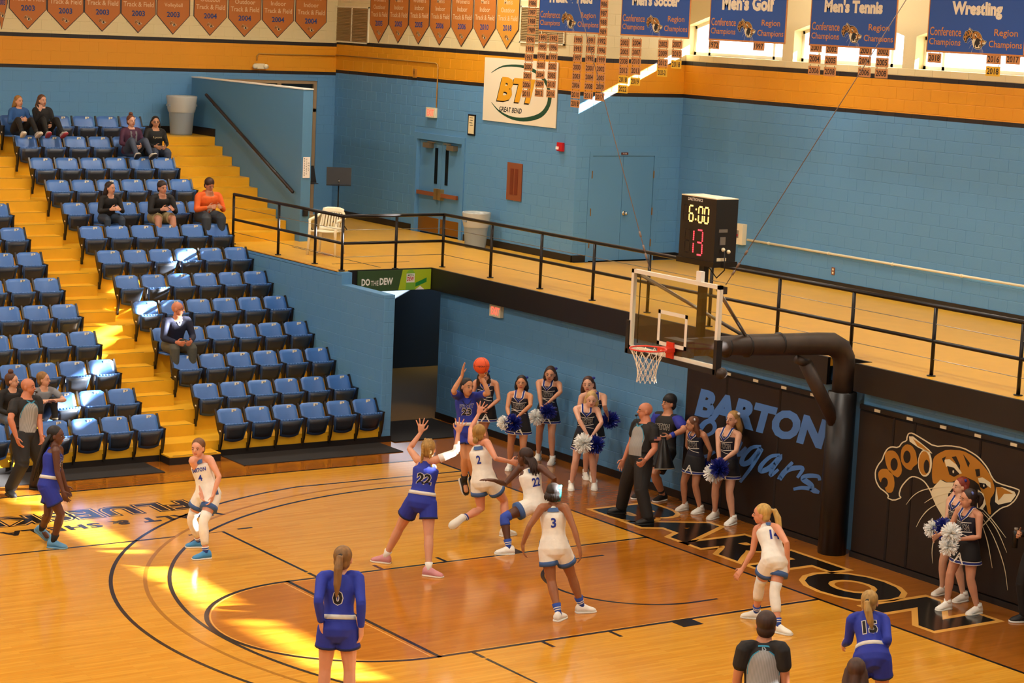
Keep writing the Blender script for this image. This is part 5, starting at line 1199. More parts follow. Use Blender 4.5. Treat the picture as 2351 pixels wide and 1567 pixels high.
            if sock is not None:
                v = kn-an; s.part(MB().tube([an-v*.06, an+v*.10, an+v*sockh], [.0225*h, .0235*h, .031*h*(.75+sockh)], 12), 'sock', cloth(sock))
                if stripe is not None:
                    for q in (.12, .18): r_ = (.0235+(.031*(.75+sockh)-.0235)*(q-.10)/max(.02, sockh-.10))*h+.002; s.part(MB().tube([an+v*q, an+v*(q+.03)], r_, 12), 'sock_stripe', cloth(stripe))
    def sleeve(s, side, col, a=.45, b=1.5, name='arm_sleeve', r=1.08):
        sh, el, wr = (s.shL, s.elL, s.wrL) if side == 'L' else (s.shR, s.elR, s.wrR); h = s.H
        P = lambda t: sh.lerp(el, t) if t <= 1 else el.lerp(wr, t-1)
        rad = lambda t: (.031-.0095*t if t <= 1 else .0225-.006*(t-1))*h*r+.003
        ts = [a+(b-a)*i/5 for i in range(6)]; return s.part(MB().tube([P(t) for t in ts], [rad(t) for t in ts], 12), name, cloth(col))
    def knee(s, side, col, a=.55, b=1.35, name='knee_sleeve'):
        hip, kn, an = (s.hipL, s.knL, s.anL) if side == 'L' else (s.hipR, s.knR, s.anR); h = s.H
        P = lambda t: hip.lerp(kn, t) if t <= 1 else kn.lerp(an, t-1)
        def rad(t): return (.056-.022*max(0, (t-.2)/.8) if t <= 1 else (.034+.003*math.sin(min(1, (t-1)/.3)*math.pi/2) if t < 1.3 else .037-.016*(t-1.3)/.6))*h+.005
        ts = [a+(b-a)*i/7 for i in range(8)]; return s.part(MB().tube([P(t) for t in ts], [rad(t) for t in ts], 14), name, cloth(col))
def glasses(s):
    h = s.H; ll, lf, hu = s.hx; C = s.hd; mb = MB()
    for sg in (-1, 1):
        c = C+ll*(sg*.0185*h)+hu*.002*h+lf*.052*h; mb.tube([c+ll*(.011*h*math.cos(a))+hu*(.008*h*math.sin(a)) for a in [2*math.pi*i/12 for i in range(13)]], .0013*h, 5)
        mb.tube([c+ll*(sg*.011*h), C+ll*(sg*.046*h)+hu*.004*h-lf*.004*h], .0013*h, 5)
    s.part(mb, 'glasses', mat('glasses_frame', 0x1A1614, 0.3))
me_pom = {}
def pom(c, col, label, r=.135):
    o = empty('pom_pom', c, label, 'pom pom', 'cheer pom poms'); key = col
    if key not in me_pom:
        mb = MB(); rnd = random.Random(col)
        for i in range(420):
            z = rnd.uniform(-1, 1); a = rnd.uniform(0, 2*math.pi); q = math.sqrt(1-z*z); d = V((q*math.cos(a), q*math.sin(a), z)); sd = d.cross(V((rnd.random()-.5, rnd.random()-.5, rnd.random()-.5))).normalized()
            l = rnd.uniform(.75, 1.08); w = .055; b = d.cross(sd)*rnd.uniform(-.25, .25); dr = V((0, 0, -.14*rnd.random()))
            mb.add([d*.12-sd*w*.4, d*.12+sd*w*.4, d*.62*l+sd*w+b*.6, d*.62*l-sd*w+b*.6, d*l+sd*w*.8+b*1.4+dr, d*l-sd*w*.8+b*1.4+dr], [(0, 1, 2, 3), (3, 2, 4, 5)])
        me_pom[key] = (mb.mesh('streamers', mat('pom_%06x' % col, col, .35)), MB().tube([(0, -.25, 0), (0, .25, 0)], .12, 8).mesh('handle', mat('pom_handle', 0x22201E, .5)))
    a = link('streamers', me_pom[key][0], o); a['kind'] = 'stuff'; link('handle', me_pom[key][1], o); o.scale = (r, r, r); o.rotation_euler = (random.random()*3, random.random()*3, random.random()*3)
    return o
# ------------------------------------------------------------------ outfits
ROYAL, NAVY, WHT, BLKC = 0x2234A0, 0x1B2350, 0xF0EBDD, 0x1A1715
def pratt(p, num, front=None, sleeves=None, length=.5, long_=False):
    p.top(ROYAL, sleeves=sleeves, lo=.03, grow=.012, loose=.05, narrow=.84)
    p.deco_strip([(-.055, .262), (-.03, .236), (0, .228), (.03, .236), (.055, .262)], .012, 0x161A40, name='neck_trim', parent=p.shirt)
    p.deco_text(num, .165, .135 if not front else .10, BLKC, back=front is None, bold=.035, outline=0xE6E2D8, parent=p.shirt)
    if front: p.deco_text(front, .215, .055, 0x2A3470, w=.19, bold=.02, outline=0xD8D8E4, parent=p.shirt)
    p.shorts(0x20309A, length, .066, hem=0x15184A)
    p.band(0xDCD8CC, .048, .074, .024)
def barton(p, num, front=None, length=.50):
    p.top(WHT, lo=.0, grow=.012, loose=.04, narrow=.84)
    p.deco_text(num, .175 if not front else .14, .12 if not front else .08, 0x22389A, back=front is None, w=.045*len(num)+.012 if len(num) == 1 else .12, bold=.03, parent=p.shirt)
    if front: p.deco_text(front, .205, .055, 0x22389A, w=.2, bold=.03, parent=p.shirt)
    p.deco_strip([(-.06, .270), (-.02, .268), (.02, .268), (.06, .270)], .05, 0x47699C, back=front is None, name='yoke_panel', parent=p.shirt)
    p.shorts(WHT, length, .068, hem=0x3E5F94, hemw=.13)
    for sg in (-1, 1): p.deco_strip([(sg*.19, .05), (sg*.20, .0), (sg*.20, -.04)], .05, 0x47699C, off=.014, name='side_panel', parent=p.bottom)
def cheer(p, bow=0x20308C):
    h = p.H; p.top(0x15162A, lo=.04, hi=.262, grow=.010, narrow=.60, scoop=-.004, name='cheer_top')
    T_ = p.shirt
    L_ = p.root.location
    for sg, sh in ((1, p.shL), (-1, p.shR)):
        top = p.nk.lerp(sh, .40)+p.up*.031*h; f0 = p.surf(-sg*.005, .205, .004); f1 = p.surf(sg*.055, .245, .008); b1 = p.surf(sg*.05, .245, .008, True); b0 = p.surf(sg*.03, .20, .004, True)
        path = [f0, f1, top+p.cf*.012*h, top-p.cf*.012*h, b1, b0]
        for dx, w, c, nm in ((0, .017, 0x1B2A78, 'strap'), (.017, .0055, WHT, 'white_piping'), (-.017, .0055, WHT, 'white_piping')):
            MB().tube([q+p.cl*dx-L_+p.cf*(0.004 if w < .01 else 0) for q in path], w, 8).obj(nm, cloth(c), T_, True)
    for hh in (.196, .122): p.deco_strip([(-.13, hh+.004), (-.06, hh), (0, hh-.004), (.06, hh), (.13, hh+.004)], .010, WHT, off=.007, name='white_piping', parent=T_)
    p.deco_strip([(-.14, .105), (-.05, .112), (.02, .098), (.13, .085)], .008, WHT, off=.007, name='white_piping', parent=T_)
    p.deco_text('BARTON', .158, .075, 0x14142A, w=.19, bold=.02, outline=0xE8E4D6, off=.009, parent=T_)
    p.skirt(0x120F12)
    S = p.bottom
    for a, b, w, c, nm in ((.93, .93, .03, 0x1B2A78, 'hem_band'), (.865, .865, .007, WHT, 'white_piping'), (.99, .99, .007, WHT, 'white_piping')):
        mb = MB(); n = 26; pts = []
        for i in range(n+1):
            x = (i/n-.5)*2*math.pi*.118*h; pts.append(x)
        dt = w/(.19*h)/2
        L = [[p.skirt_pt(x, t, .005 if nm == 'hem_band' else .007)-p.root.location for x in pts] for t in (max(0, a-dt), min(1, a+dt))]
        mb.rings(L, cap=False, closed=False); mb.obj(nm, cloth(c), S)
    for dx in (0, .022):
        for sg in (-1, 1):
            t = MB(); ribbon(t, [(0.03, .62+dx*9), (0.03+sg*.05, .98)], .012)
            vs = [V(q) for q in t.v]; L = []
            for i in range(0, 5):
                f = i/4; x = .03+sg*.06*f; tt = .55+dx*6+f*(.98-.55-dx*6); L.append([p.skirt_pt(x-.007, tt, .008)-p.root.location, p.skirt_pt(x+.007, tt, .008)-p.root.location])
            MB().rings(L, cap=False, closed=False).obj('notch_piping', cloth(WHT), S)
    ll, lf, hu = p.hx; b = p.hd+ll*.038*h-lf*.02*h+hu*.06*h; mb = MB()
    for sg in (-1, 1): ellip(mb, b+ll*(sg*.014*h), ll, lf, hu, .016*h, .008*h, .013*h, 8, 6)
    mb.sphere(b, .008*h, 8, 6); p.part(mb, 'hair_bow', cloth(bow))
    p.shoes(0xF1EDE0, 0xEDE8DA, high=True)
def referee(p, back=False):
    h = p.H; p.top(BLKC, sleeves='short', lo=-.0, grow=.014, name='shirt')
    s_ = p.shirt; mb = MB(); n, m = 14, 16; L = []
    for j in range(m+1):
        t = j/m; hh = .015+(.255-.015)*t; w = (.5 if t < .55 else .5*(1-((t-.55)/.45)**1.6*.75))*.34
        L.append([p.surf(-w+2*w*i/n, hh, .006, back)-p.root.location for i in range(n+1)])
    mb.rings(L, cap=False, closed=False); m_ = mat('referee_stripe', 0x8E8C88, .7)
    if 'stripe' not in m_:
        m_['stripe'] = 1; w_ = nd(m_, 'ShaderNodeTexWave'); w_.inputs['Scale'].default_value = 22; tc = nd(m_, 'ShaderNodeTexCoord'); mp = nd(m_, 'ShaderNodeMapping'); mp.inputs['Rotation'].default_value = (0, 0, YAW); lk(m_, tc.outputs['Object'], mp.inputs[0]); lk(m_, mp.outputs[0], w_.inputs['Vector'])
        cr = nd(m_, 'ShaderNodeValToRGB'); cr.color_ramp.elements[0].color = lin(0x8A8884); cr.color_ramp.elements[1].color = lin(0xA6A49E); lk(m_, w_.outputs['Fac'], cr.inputs[0]); lk(m_, cr.outputs[0], m_.node_tree.nodes['Principled BSDF'].inputs['Base Color'])
    mb.obj('striped_panel', m_, s_, True)
    for sg in (-1, 1): p.deco_strip([(sg*.155, .13), (sg*.145, .175), (sg*.10, .225), (sg*.04, .253)], .010, 0x2E8AA8, back=back, off=.007, name='teal_piping', parent=s_)
    p.deco_strip([(-.06, .272), (-.03, .262), (0, .252), (.03, .262), (.06, .272)] if not back else [(-.05, .278), (0, .28), (.05, .278)], .016, 0x2E8AA8, back=back, off=.009, name='collar', parent=s_)
    p.pants(BLKC, (.066, .060, .050, .046, .042)); p.band(0x100E0D, .045, .068, .018, 'belt'); p.shoes(0x14110F, 0x0E0C0B, sock=0x14110F)
def whistle(p):
    ll, lf, hu = p.hx; h = p.H; w = p.hd-hu*.0305*h+lf*.058*h
    p.part(MB().tube([w-lf*.01*h, w+lf*.012*h], .005*h, 6).sphere(w+lf*.016*h-hu*.003*h, .009*h, 8, 6), 'whistle', mat('black_whistle', 0x141210, .3))
    p.part(MB().tube([w+lf*.01*h, w-hu*.05*h+lf*.005*h, p.nk+lf*.05*h-UV*.03*h], .0022*h, 5), 'lanyard', mat('black_whistle'))
PALE, FAIR, TAN_, BRN, DRK = 0xD9A080, 0xD39674, 0xB97C52, 0x8A5636, 0x5A3420
UPV = (0, 1, 0)

# ------------------------------------------------------------------ players
p = Person('player in blue 23 jumping to shoot the ball', 1.74, -8, chest=8, look=35, skin=0xCB9066, g=(1072, 1168), pv=(1072, 985), nk=(1070, 909, 1), hd=(1073, 889, 1), hu=(.1, 1, -.15),
           sr=(1048, 908, 1), sl=(1097, 909, 1), er=(1041, 897, 1), wr=(1070, 846, -1), el=(1121, 902, 1), wl=(1106, 862, 1), kr=(1068, 1056, 1), ar=(1066, 1106, -1), kl=(1082, 1054, 1), al=(1086, 1104, -1), tr=(.35, -.9, .25), tl=(.35, -.9, .25),
           handR=dict(d=(.1, 1, 0), n=(1, 0, .2), c=.06, sp=.06), handL=dict(d=(-.1, .5, .6), n=(0, .9, -.4), c=.25, sp=.2), brow=0x1E1410)
pratt(p, '23', front='PRATT', sleeves='short', length=.5); p.hair('slick', 0x1E1612); p.shoes(0x15171F, 0xE6E0D6, sock=0x17140F, sockh=.30)
SHOOT = p
p = Person('player in blue 22 guarding with both arms raised', 1.78, 180, look=170, skin=FAIR, fl=(884, 1292), fr=(984, 1322), pv=(967, 1150), nk=(982, 1049, 1), hd=(985, 1023, 1), sl=(960, 1056, -1), sr=(999, 1056, 1),
           el=(940, 1030, -1), wl=(968, 990, -1), er=(1050, 1036, -1), wr=(1052, 993, -1), kl=(-.2, 0, -1), kr=(.0, 0, -1), tl=(-.9, 0, -.3), tr=(.75, 0, .2), handL=dict(d=(.05, 1, 0), n=(0, 0, -1), c=.04, sp=.38), handR=dict(d=(.2, 1, 0), n=(0, 0, -1), c=.04, sp=.38))
pratt(p, '22'); p.hair('french', 0xA9813E); p.shoes(0xCF8A8C, 0xE8D8C0, sock=0xECE6DA, sockh=.22); p.sleeve('R', 0xF2EEE6, .2, 1.35)
p = Person('player in white 2 running with one arm up', 1.72, 160, chest=165, look=150, skin=0xDD9878, fr=(1159, 1230), pv=(1111, 1103), nk=(1099, 1003, 1), hd=(1103, 981, 1), sl=(1082, 1012, -1), sr=(1118, 1014, 1),
           el=(1081, 984, -1), wl=(1099, 950, -1), er=(1138, 1052, 1), wr=(1171, 1059, -1), kl=(1104, 1167, -1), al=(1058, 1193, 1), kr=(.4, 0, -.7), tl=(-.75, -.6, .2), tr=(.7, 0, -.5), handL=dict(d=(.25, 1, 0), n=(0, .1, -1), c=.05, sp=.4))
barton(p, '2'); p.hair('lowbun', 0xA57C3A); p.shoes(0xF0ECDF, 0xE4DFD0, stripe=WHT, sock=0x24459A, sockh=.26)
p = Person('player in white 22 crouching with long dark locs', 1.74, -135, chest=-150, look=-120, skin=DRK, fl=(1168, 1272), fr=(1286, 1245), pv=(1229, 1158), nk=(1212, 1068, -1), hd=(1200, 1041, 1), sl=(1192, 1075, -1), sr=(1243, 1074, 1),
           el=(1158, 1112, 1), wl=(1134, 1102, 1), er=(1273, 1099, 1), wr=(1266, 1126, -1), kl=(-.9, .3, .2), kr=(.3, 0, -1), tl=(-.9, 0, .15), tr=(-.2, 0, -.9), handL=dict(d=(-1, .1, .2), n=(0, -1, .1), c=.15, sp=.15))
barton(p, '22'); p.hair('locs', 0x2E1810, tail=(.35, -1, .25), length=.15); p.shoes(0xF2EEE2, 0xEAE4D6, stripe=WHT, sock=0x24459A, sockh=.30); p.knee('L', 0x2E4CB0, .8, 1.25)
p = Person('player in white 3 with teal dyed hair, back turned', 1.70, 180, look=165, skin=0x9C6440, fl=(1282, 1424), fr=(1335, 1406), pv=(1272, 1256), nk=(1269, 1154, -1), hd=(1272, 1130, 1), sl=(1244, 1164, 1), sr=(1298, 1164, 1),
           el=(1214, 1210, 1), wl=(1200, 1249, -1), er=(1318, 1213, 1), wr=(1333, 1266, -1), kl=(-.3, 0, -1), kr=(.2, 0, -1), tl=(.3, 0, -.6), tr=(.8, 0, -.3), handL=dict(d=(.1, -1, -.1), n=(1, 0, -.2)), handR=dict(d=(.2, -1, -.1), n=(-1, 0, -.2)))
barton(p, '3', length=.52); o = p.hair('locs', 0x241812, tail=(0, -1, .2), length=.055); p.shoes(0xF2EEE2, 0xEAE4D6, stripe=WHT, sock=0x24459A, sockh=.32)
ll, lf, hu = p.hx; mb = MB()
for i in range(6):
    a = .35+i*.2; b = p.hd-lf*(.052*p.H*math.cos(a))-ll*(.052*p.H*math.sin(a))+hu*.05*p.H; mb.tube([b-hu*.0+lf*.02*p.H+hu*.015*p.H, b-lf*.008*p.H, b-hu*.06*p.H-lf*.006*p.H, b-hu*.10*p.H], [.008*p.H, .011*p.H, .010*p.H, .005*p.H], 7)
p.part(mb, 'teal_braids', hair_mat(0x1F7C7A), o, vox=.008, sm=2)
p = Person('player in white 14 with blonde ponytail bending forward', 1.68, -150, chest=-155, look=-100, skin=0xD99470, fl=(1735, 1420), fr=(1786, 1452), pv=(1780, 1286), nk=(1761, 1206, -1), hd=(1747, 1180, 1), sl=(1738, 1214, -1), sr=(1785, 1212, 1),
           el=(1727, 1270, 1), wl=(1702, 1310, 1), er=(1806, 1246, 1), wr=(1809, 1288, -1), kl=(-.6, 0, -.6), kr=(-.9, .2, -.2), tl=(-.9, 0, -.2), tr=(.5, 0, .3), handL=dict(d=(-.6, -.8, 0), n=(.5, -.3, -.5)))
barton(p, '14'); p.hair('pony', 0xC9A256, tail=(.22, -1, .22), length=.19); p.shoes(0xEFEBDC, 0xE6E0D0, stripe=WHT, sock=0x24459A, sockh=.25); p.knee('R', 0xF2EDE0, .70, 1.58); p.knee('L', 0xF2EDE0, .70, 1.5)
p = Person('player in blue 15 with long sleeves by the baseline', 1.74, 170, look=160, skin=FAIR, g=(2010, 1650), pv=(2003, 1506), nk=(1992, 1410, -1), hd=(1997, 1381, 1), sl=(1956, 1421, 1), sr=(2030, 1421, 1),
           el=(1948, 1470, -1), wl=(1938, 1479, -1), er=(2038, 1468, 1), wr=(2030, 1490, -1), kl=('b', .2, .1, -1), al=('b', -.15, .05, -1), kr=('b', .2, -.1, -1), ar=('b', -.15, -.05, -1))
pratt(p, '15', sleeves='long'); p.hair('pony', 0xB08A48, tail=(.25, -1, .1), length=.16); p.shoes(0x2A2C40, 0xE0DCD0, sock=0xE8E2D6)
G15 = p
p = Person('player in blue with long sleeves and straight ponytail', 1.80, 178, look=172, skin=0xD89A78, g=(785, 1672), pv=(776, 1440), nk=(781, 1308, 1), hd=(789, 1277, 1), sl=(740, 1324, 1), sr=(822, 1324, 1),
           el=(731, 1378, 1), wl=(737, 1428, -1), er=(829, 1384, 1), wr=(829, 1440, -1), kl=('b', .05, .06, -1), al=('b', -.08, .02, -1), kr=('b', .05, -.08, -1), ar=('b', -.08, -.03, -1))
pratt(p, '0', sleeves='long', length=.45); p.hair('pony', 0x8A6232, tail=(-.03, -1, .18), length=.21); p.shoes(0x2A2C40, 0xE0DCD0, sock=0xE8E2D6)
p = Person('player in white 4 with white leg sleeves turning back', 1.66, -25, chest=-20, look=-15, skin=0xE0A080, fr=(457, 1256), fl=(472, 1282), pv=(478, 1134), nk=(460, 1049, 1), hd=(454, 1029, 1), sr=(441, 1056, 1), sl=(482, 1053, 1),
           el=(503, 1094, 1), wl=(488, 1141, 1), er=(458, 1092, -1), wr=(462, 1128, 1), kr=(-.9, .2, .6), kl=(-.5, 0, .8), tr=(-.9, 0, .2), tl=(-.8, 0, .45))
barton(p, '4', front='BARTON', length=.52); p.hair('slick', 0x7A4E28); p.shoes(0x3F8CC0, 0xE8E0D0, stripe=WHT, sock=0x24459A, sockh=.2); p.knee('L', 0xF3ECDC, .66, 1.72); p.knee('R', 0xF3ECDC, .66, 1.72)
p = Person('player in blue with waist length black braids', 1.70, 78, look=82, skin=0x5E3826, fr=(122, 1257), pv=(113, 1113), nk=(126, 1022, 1), hd=(131, 997, 1), el=('b', -.1, .3, -1), wl=('b', .3, .1, -1), er=(132, 1090, 1), wr=(146, 1132, 1), sr=(128, 1034, 1),
           kl=(110, 1181, -1), al=(95, 1215, -1), kr=('b', 1, 0, 0), tr=(1, 0, .1), tl=(.8, -.6, 0))
pratt(p, '5', front='PRATT', length=.62); p.hair('braids', 0x15100E, tail=(-.26, -1, .1), length=.36); p.shoes(0x5E97BE, 0x7AA8C4, sock=0x16130F, sockh=.28)

# ball
bc = onz(1105, 838, 0); d = ray(1105.3, 838.4); bc = CAM+d*((SHOOT.hcL-CAM).dot(CF)/d.dot(CF))
bl_o = empty('basketball', bc, 'orange basketball leaving the hands of the shooter', 'ball')
MB().sphere((0, 0, 0), .119, 28, 18).obj('leather', mat('ball_orange', 0xE0531E, .55, bump=.3, bscale=220), bl_o, True)
for M_ in (Matrix.Identity(3), Matrix.Rotation(R_(90), 3, 'X'), Matrix.Rotation(R_(90), 3, 'Y')):
    MB().tube([M_ @ V((.1185*math.cos(a), .1185*math.sin(a), 0)) for a in [2*math.pi*i/40 for i in range(41)]], .0022, 5).obj('seam', mat('ball_seam', 0x6A2412, .6), bl_o, True)
mb = MB(); vs, fs, tw, th = text_geo('NJCAA', 1.0, .02, 2)
cz = (CAM-bc).normalized(); cx = Z3.cross(cz).normalized(); cy = cz.cross(cx)
mb.add([((cx*(v.x/tw*.11)+cy*(v.y/th*.032-.02)+cz*.115).normalized()*.1202) for v in vs], fs).obj('lettering', mat('ball_ink', 0x4A1A10, .6), bl_o)

# ------------------------------------------------------------------ officials
p = Person('bald referee in grey shirt standing before the bleachers', 1.80, 50, look=78, male=True, skin=0xC47A56, fr=(22, 1136), fl=(80, 1122), pv=(57, 996), nk=(60, 903, 1), hd=(66, 884, 1), er=(24, 962, 1), wr=(38, 1004, 1), el=(90, 964, 1), wl=(95, 998, 1), tr=(.5, 0, .8), tl=(1, 0, .3))
referee(p); whistle(p)
p = Person('older referee with whistle walking along the baseline', 1.80, -60, chest=-55, look=-80, male=True, belly=.45, skin=0xCC8462, fr=(1425, 1178), fl=(1488, 1203), pv=(1471, 1051), nk=(1484, 962, 1), hd=(1480, 938, 1), el=(1503, 1030, 1), wl=(1482, 1055, 1), er=('b', .1, -.2, -1), wr=('b', .4, -.1, -1), tr=(-1, 0, .1), tl=(-.9, 0, .3), handL=dict(c=.9))
referee(p); whistle(p); o = p.hair('bald', 0)
fl_ = MB(); q = p.shL.lerp(p.elL, .42); o_ = (q-p.pv); n_ = (TV*.9+RV*.3).normalized(); fx_ = UV.cross(n_).normalized(); q = q+n_*.062*p.H-p.root.location
MB().add([q+fx_*a+UV*b for a, b in ((-.05, -.028), (.05, -.028), (.05, .028), (-.05, .028))], [(0, 1, 2, 3)]).obj('flag_patch', cloth(0xC8887A), p.root)
MB().add([q+n_*.002+fx_*a+UV*b for a, b in ((-.05, 0), (-.005, 0), (-.005, .028), (-.05, .028))], [(0, 1, 2, 3)]).obj('flag_canton', cloth(0x2A3560), p.root)
p = Person('referee with cropped hair seen from behind near sideline', 1.83, 175, male=True, skin=0xC07E58, g=(1760, 1790), pv=(1750, 1605), nk=(1754, 1465, 1), hd=(1759, 1430, 1), sl=(1708, 1487, 1), sr=(1796, 1489, 1), el=('b', .05, .15, -1), wl=('b', .25, 0, -1), er=('b', .05, -.15, -1), wr=('b', .25, 0, -1), kl=('b', .05, .08, -1), al=('b', -.05, .03, -1), kr=('b', .05, -.08, -1), ar=('b', -.05, -.03, -1))
referee(p, back=True); p.hair('short', 0x3A2216); p.deco_text('IS', .268, .06, 0x9AA0A0, back=True, w=.035, name='emblem_lettering', parent=p.shirt)

# ------------------------------------------------------------------ cheerleaders
WPOM, BPOM = 0xFFFFFA, 0x1E2A8A
def ch_pose(**k): return k
p = Person('cheerleader mostly hidden behind the shooter', 1.60, -5, skin=FAIR, fl=(1094, 1050), fr=(1122, 1052), hd=(1110, 866, 1), el=('b', .2, .25, -1), wl=('b', .5, -.7, -.6), er=('b', .2, -.25, -1), wr=('b', .5, .7, -.6), lips=0x8E1E28); cheer(p); p.hair('long', 0x3A2418, length=.2)
p = Person('dark haired cheerleader with blue and white pom poms', 1.58, -12, look=-5, skin=0xC98C62, fr=(1170, 1077), fl=(1203, 1086), hd=(1197, 879, 1), er=(1165, 937, 1), wr=(1170, 960, 1), el=(1218, 930, 1), wl=(1190, 955, 1), lips=0x9E2430, brow=0x15100C); cheer(p); p.hair('long', 0x1C1310, length=.13)
pom(onz(1160, 966, .93)+TV*0, WPOM, 'white pom pom held by the dark haired cheerleader', .12).location = p.hcR+TV*.02-RV*.09
pom(p.hcL+TV*.1-UV*.05-RV*.03, BPOM, 'blue pom pom held by the dark haired cheerleader', .15)
p = Person('tall brunette cheerleader against the blue wall', 1.66, -14, look=-8, skin=0xCF9470, fr=(1236, 1047), fl=(1268, 1058), hd=(1263, 859, 1), er=(1239, 905, 1), wr=(1243, 937, 1), el=(1287, 899, 1), wl=(1249, 933, 1), lips=0x8E1E28); cheer(p); p.hair('long', 0x3A2216, length=.14)
pom(p.hcR+TV*.04-RV*.09-UV*.05, WPOM, 'white pom pom held by the tall brunette cheerleader', .135); pom(p.hcL+TV*.08+RV*.05-UV*.07, BPOM, 'blue pom pom held by the tall brunette cheerleader', .14)
p = Person('long haired cheerleader standing behind the blonde one', 1.70, 8, look=-12, skin=0xD8A284, fr=(1344, 1097), fl=(1360, 1103), hd=(1345, 873, 1), er=('b', .2, -.2, -1), wr=('b', .5, .4, -.6), el=(1388, 932, 1), wl=(1394, 950, -1), lips=0x8E1E28); cheer(p); p.hair('long', 0x46261A, length=.21)
pom(p.hcL+RV*.03-UV*.05, BPOM, 'blue pom pom beside the long haired cheerleader hip', .15)
p = Person('blonde cheerleader looking down at her pom poms', 1.60, 0, skin=0xE0AC90, fr=(1311, 1122), fl=(1364, 1121), hd=(1358, 917, 1), hu=(0, 1, .25), er=(1330, 964, 1), wr=(1350, 1000, 1), el=(1381, 970, 1), wl=(1354, 1008, 1), lips=0x9E3A3A, brow=0x9A7440); cheer(p); p.hair('long', 0xC8A468, length=.13)
pom(p.hcR+TV*.07-RV*.09-UV*.06, WPOM, 'white pom pom held low by the blonde cheerleader', .16); pom(p.hcL+TV*.04+RV*.1-UV*.06, BPOM, 'blue pom pom held low by the blonde cheerleader', .15)
p = Person('male cheerleader in black cap turned backwards', 1.80, -45, look=-60, male=True, skin=0xC88A66, fr=(1471, 1142), fl=(1521, 1146), pv=(1526, 1030), nk=(1536, 934, 1), hd=(1535, 914, 1), er=('b', .2, -.2, -1), wr=('b', .8, .3, -.5), el=(1571, 986, 1), wl=(1538, 1001, 1), handL=dict(c=.9), brow=0x1E1410)
p.top(BLKC, sleeves='short', lo=-.01, name='shirt'); p.deco_text('BARTON', .185, .085, BLKC, w=.26, bold=.02, outline=0xE6E0D0, parent=p.shirt)
for sd, sh, el in (('L', p.shL, p.elL), ('R', p.shR, p.elR)):
    q = MB(); limb(q, [p.nk.lerp(sh, .55)-p.up*.01*p.H, sh, sh.lerp(el, .62)], [.040*p.H, .047*p.H, .050*p.H]); p.part(q, 'blue_sleeve', cloth(0x27309A), p.shirt, vox=.01, sm=3)
p.shorts(BLKC, .85, .072); p.shoes(0x1A1715, 0xE8E2D6, sock=0x1A1715, sockh=.25); p.hair('short', 0x1C140F)
ll, lf, hu = p.hx; h = p.H; q = MB(); ellip(q, p.hd+hu*.032*h-lf*.01*h, ll, lf, hu, .053*h, .062*h, .047*h, 16, 10); p.part(q, 'cap', cloth(0x141210))
q = MB(); q.tube([p.elL.lerp(p.wrL, .72), p.elL.lerp(p.wrL, .94)], [.026*h, .024*h], 12); p.part(q, 'wristband', cloth(0x2A3CA8))
mg = empty('megaphone', p.hcL-UV*.02, 'black cheer megaphone held wide end down beside the referee', 'megaphone')
ax_ = (RV*.06-UV*.95+TV*.15).normalized(); a0 = V((0, 0, 0)); q = MB(); q.tube([a0-ax_*.03, a0, a0+ax_*.42], [.035, .04, .155], 20, cap=False); q.obj('cone', mat('megaphone_black', 0x1A1714, .3), mg, True)
q = MB(); q.tube([a0+ax_*.415, a0+ax_*.43], [.158, .158], 20, cap=False); q.obj('rim', mat('megaphone_rim', 0xB0A890, .4), mg, True)
q = MB().tube([a0-ax_*.05, a0-ax_*.03], [.042, .042], 12); q.obj('mouthpiece', mat('megaphone_black'), mg, True)
p = Person('short cheerleader with hands behind her back', 1.52, -50, look=-78, skin=0xC98E6A, fr=(1571, 1170), fl=(1607, 1175), hd=(1588, 974, 1), el=('b', -.35, .35, -1), wl=('b', -.4, -.6, -.9), er=('b', -.2, -.3, -1), wr=('b', -.5, .5, -.8), lips=0x9A3038); cheer(p, 0xD8DCE8); p.hair('halfup', 0x6A4024, length=.16)
pom(p.hcL+RV*.04-Y3*.12-UV*.06, BPOM, 'blue pom pom held behind the short cheerleader back', .14)
p = Person('blonde cheerleader in front of the blue script lettering', 1.68, -38, look=-45, skin=0xD6A080, fr=(1641, 1187), fl=(1682, 1198), hd=(1681, 962, 1), er=(1649, 1025, 1), wr=(1652, 1061, 1), el=(1690, 1035, 1), wl=(1661, 1056, 1), lips=0x7E1620, brow=0x7A5A34); cheer(p, 0xD8DCE8); p.hair('halfup', 0xB08648, length=.17)
pom(p.hcR+TV*.05-RV*.09-UV*.05, WPOM, 'white pom pom held before the blue script lettering', .15); pom(p.hcL+TV*.06+RV*.02-UV*.05, BPOM, 'blue pom pom held before the blue script lettering', .15)
p = Person('red haired cheerleader with a hand at her face', 1.62, -55, look=-75, skin=0xDCA888, fr=(2164, 1350), fl=(2212, 1366), hd=(2204, 1109, 1), er=(2175, 1192, 1), wr=(2188, 1145, 1), el=('b', .1, .3, -1), wl=('b', .7, -.3, -.5), handR=dict(d=(.1, 1, 0), n=(1, 0, -.5), c=.5), lips=0x9E3038); cheer(p); p.hair('halfup', 0x8A2E16, length=.10)
pom(p.elR+TV*.06-UV*.12-RV*.05, BPOM, 'blue pom pom held by the red haired cheerleader', .15); pom(p.elR+TV*.0-UV*.13-RV*.17, WPOM, 'white pom pom held by the red haired cheerleader', .125)
p = Person('brunette cheerleader standing in front of the red haired one', 1.64, -55, look=-78, skin=0xD09472, fr=(2173, 1398), fl=(2243, 1408), hd=(2221, 1145, 1), el=(2247, 1242, 1), wl=(2205, 1237, 1), er=('b', .3, -.25, -1), wr=('b', .8, .1, -.2), lips=0xA84A4A); cheer(p, 0x5A6CB0); p.hair('pony', 0x2E1C14, length=.10)
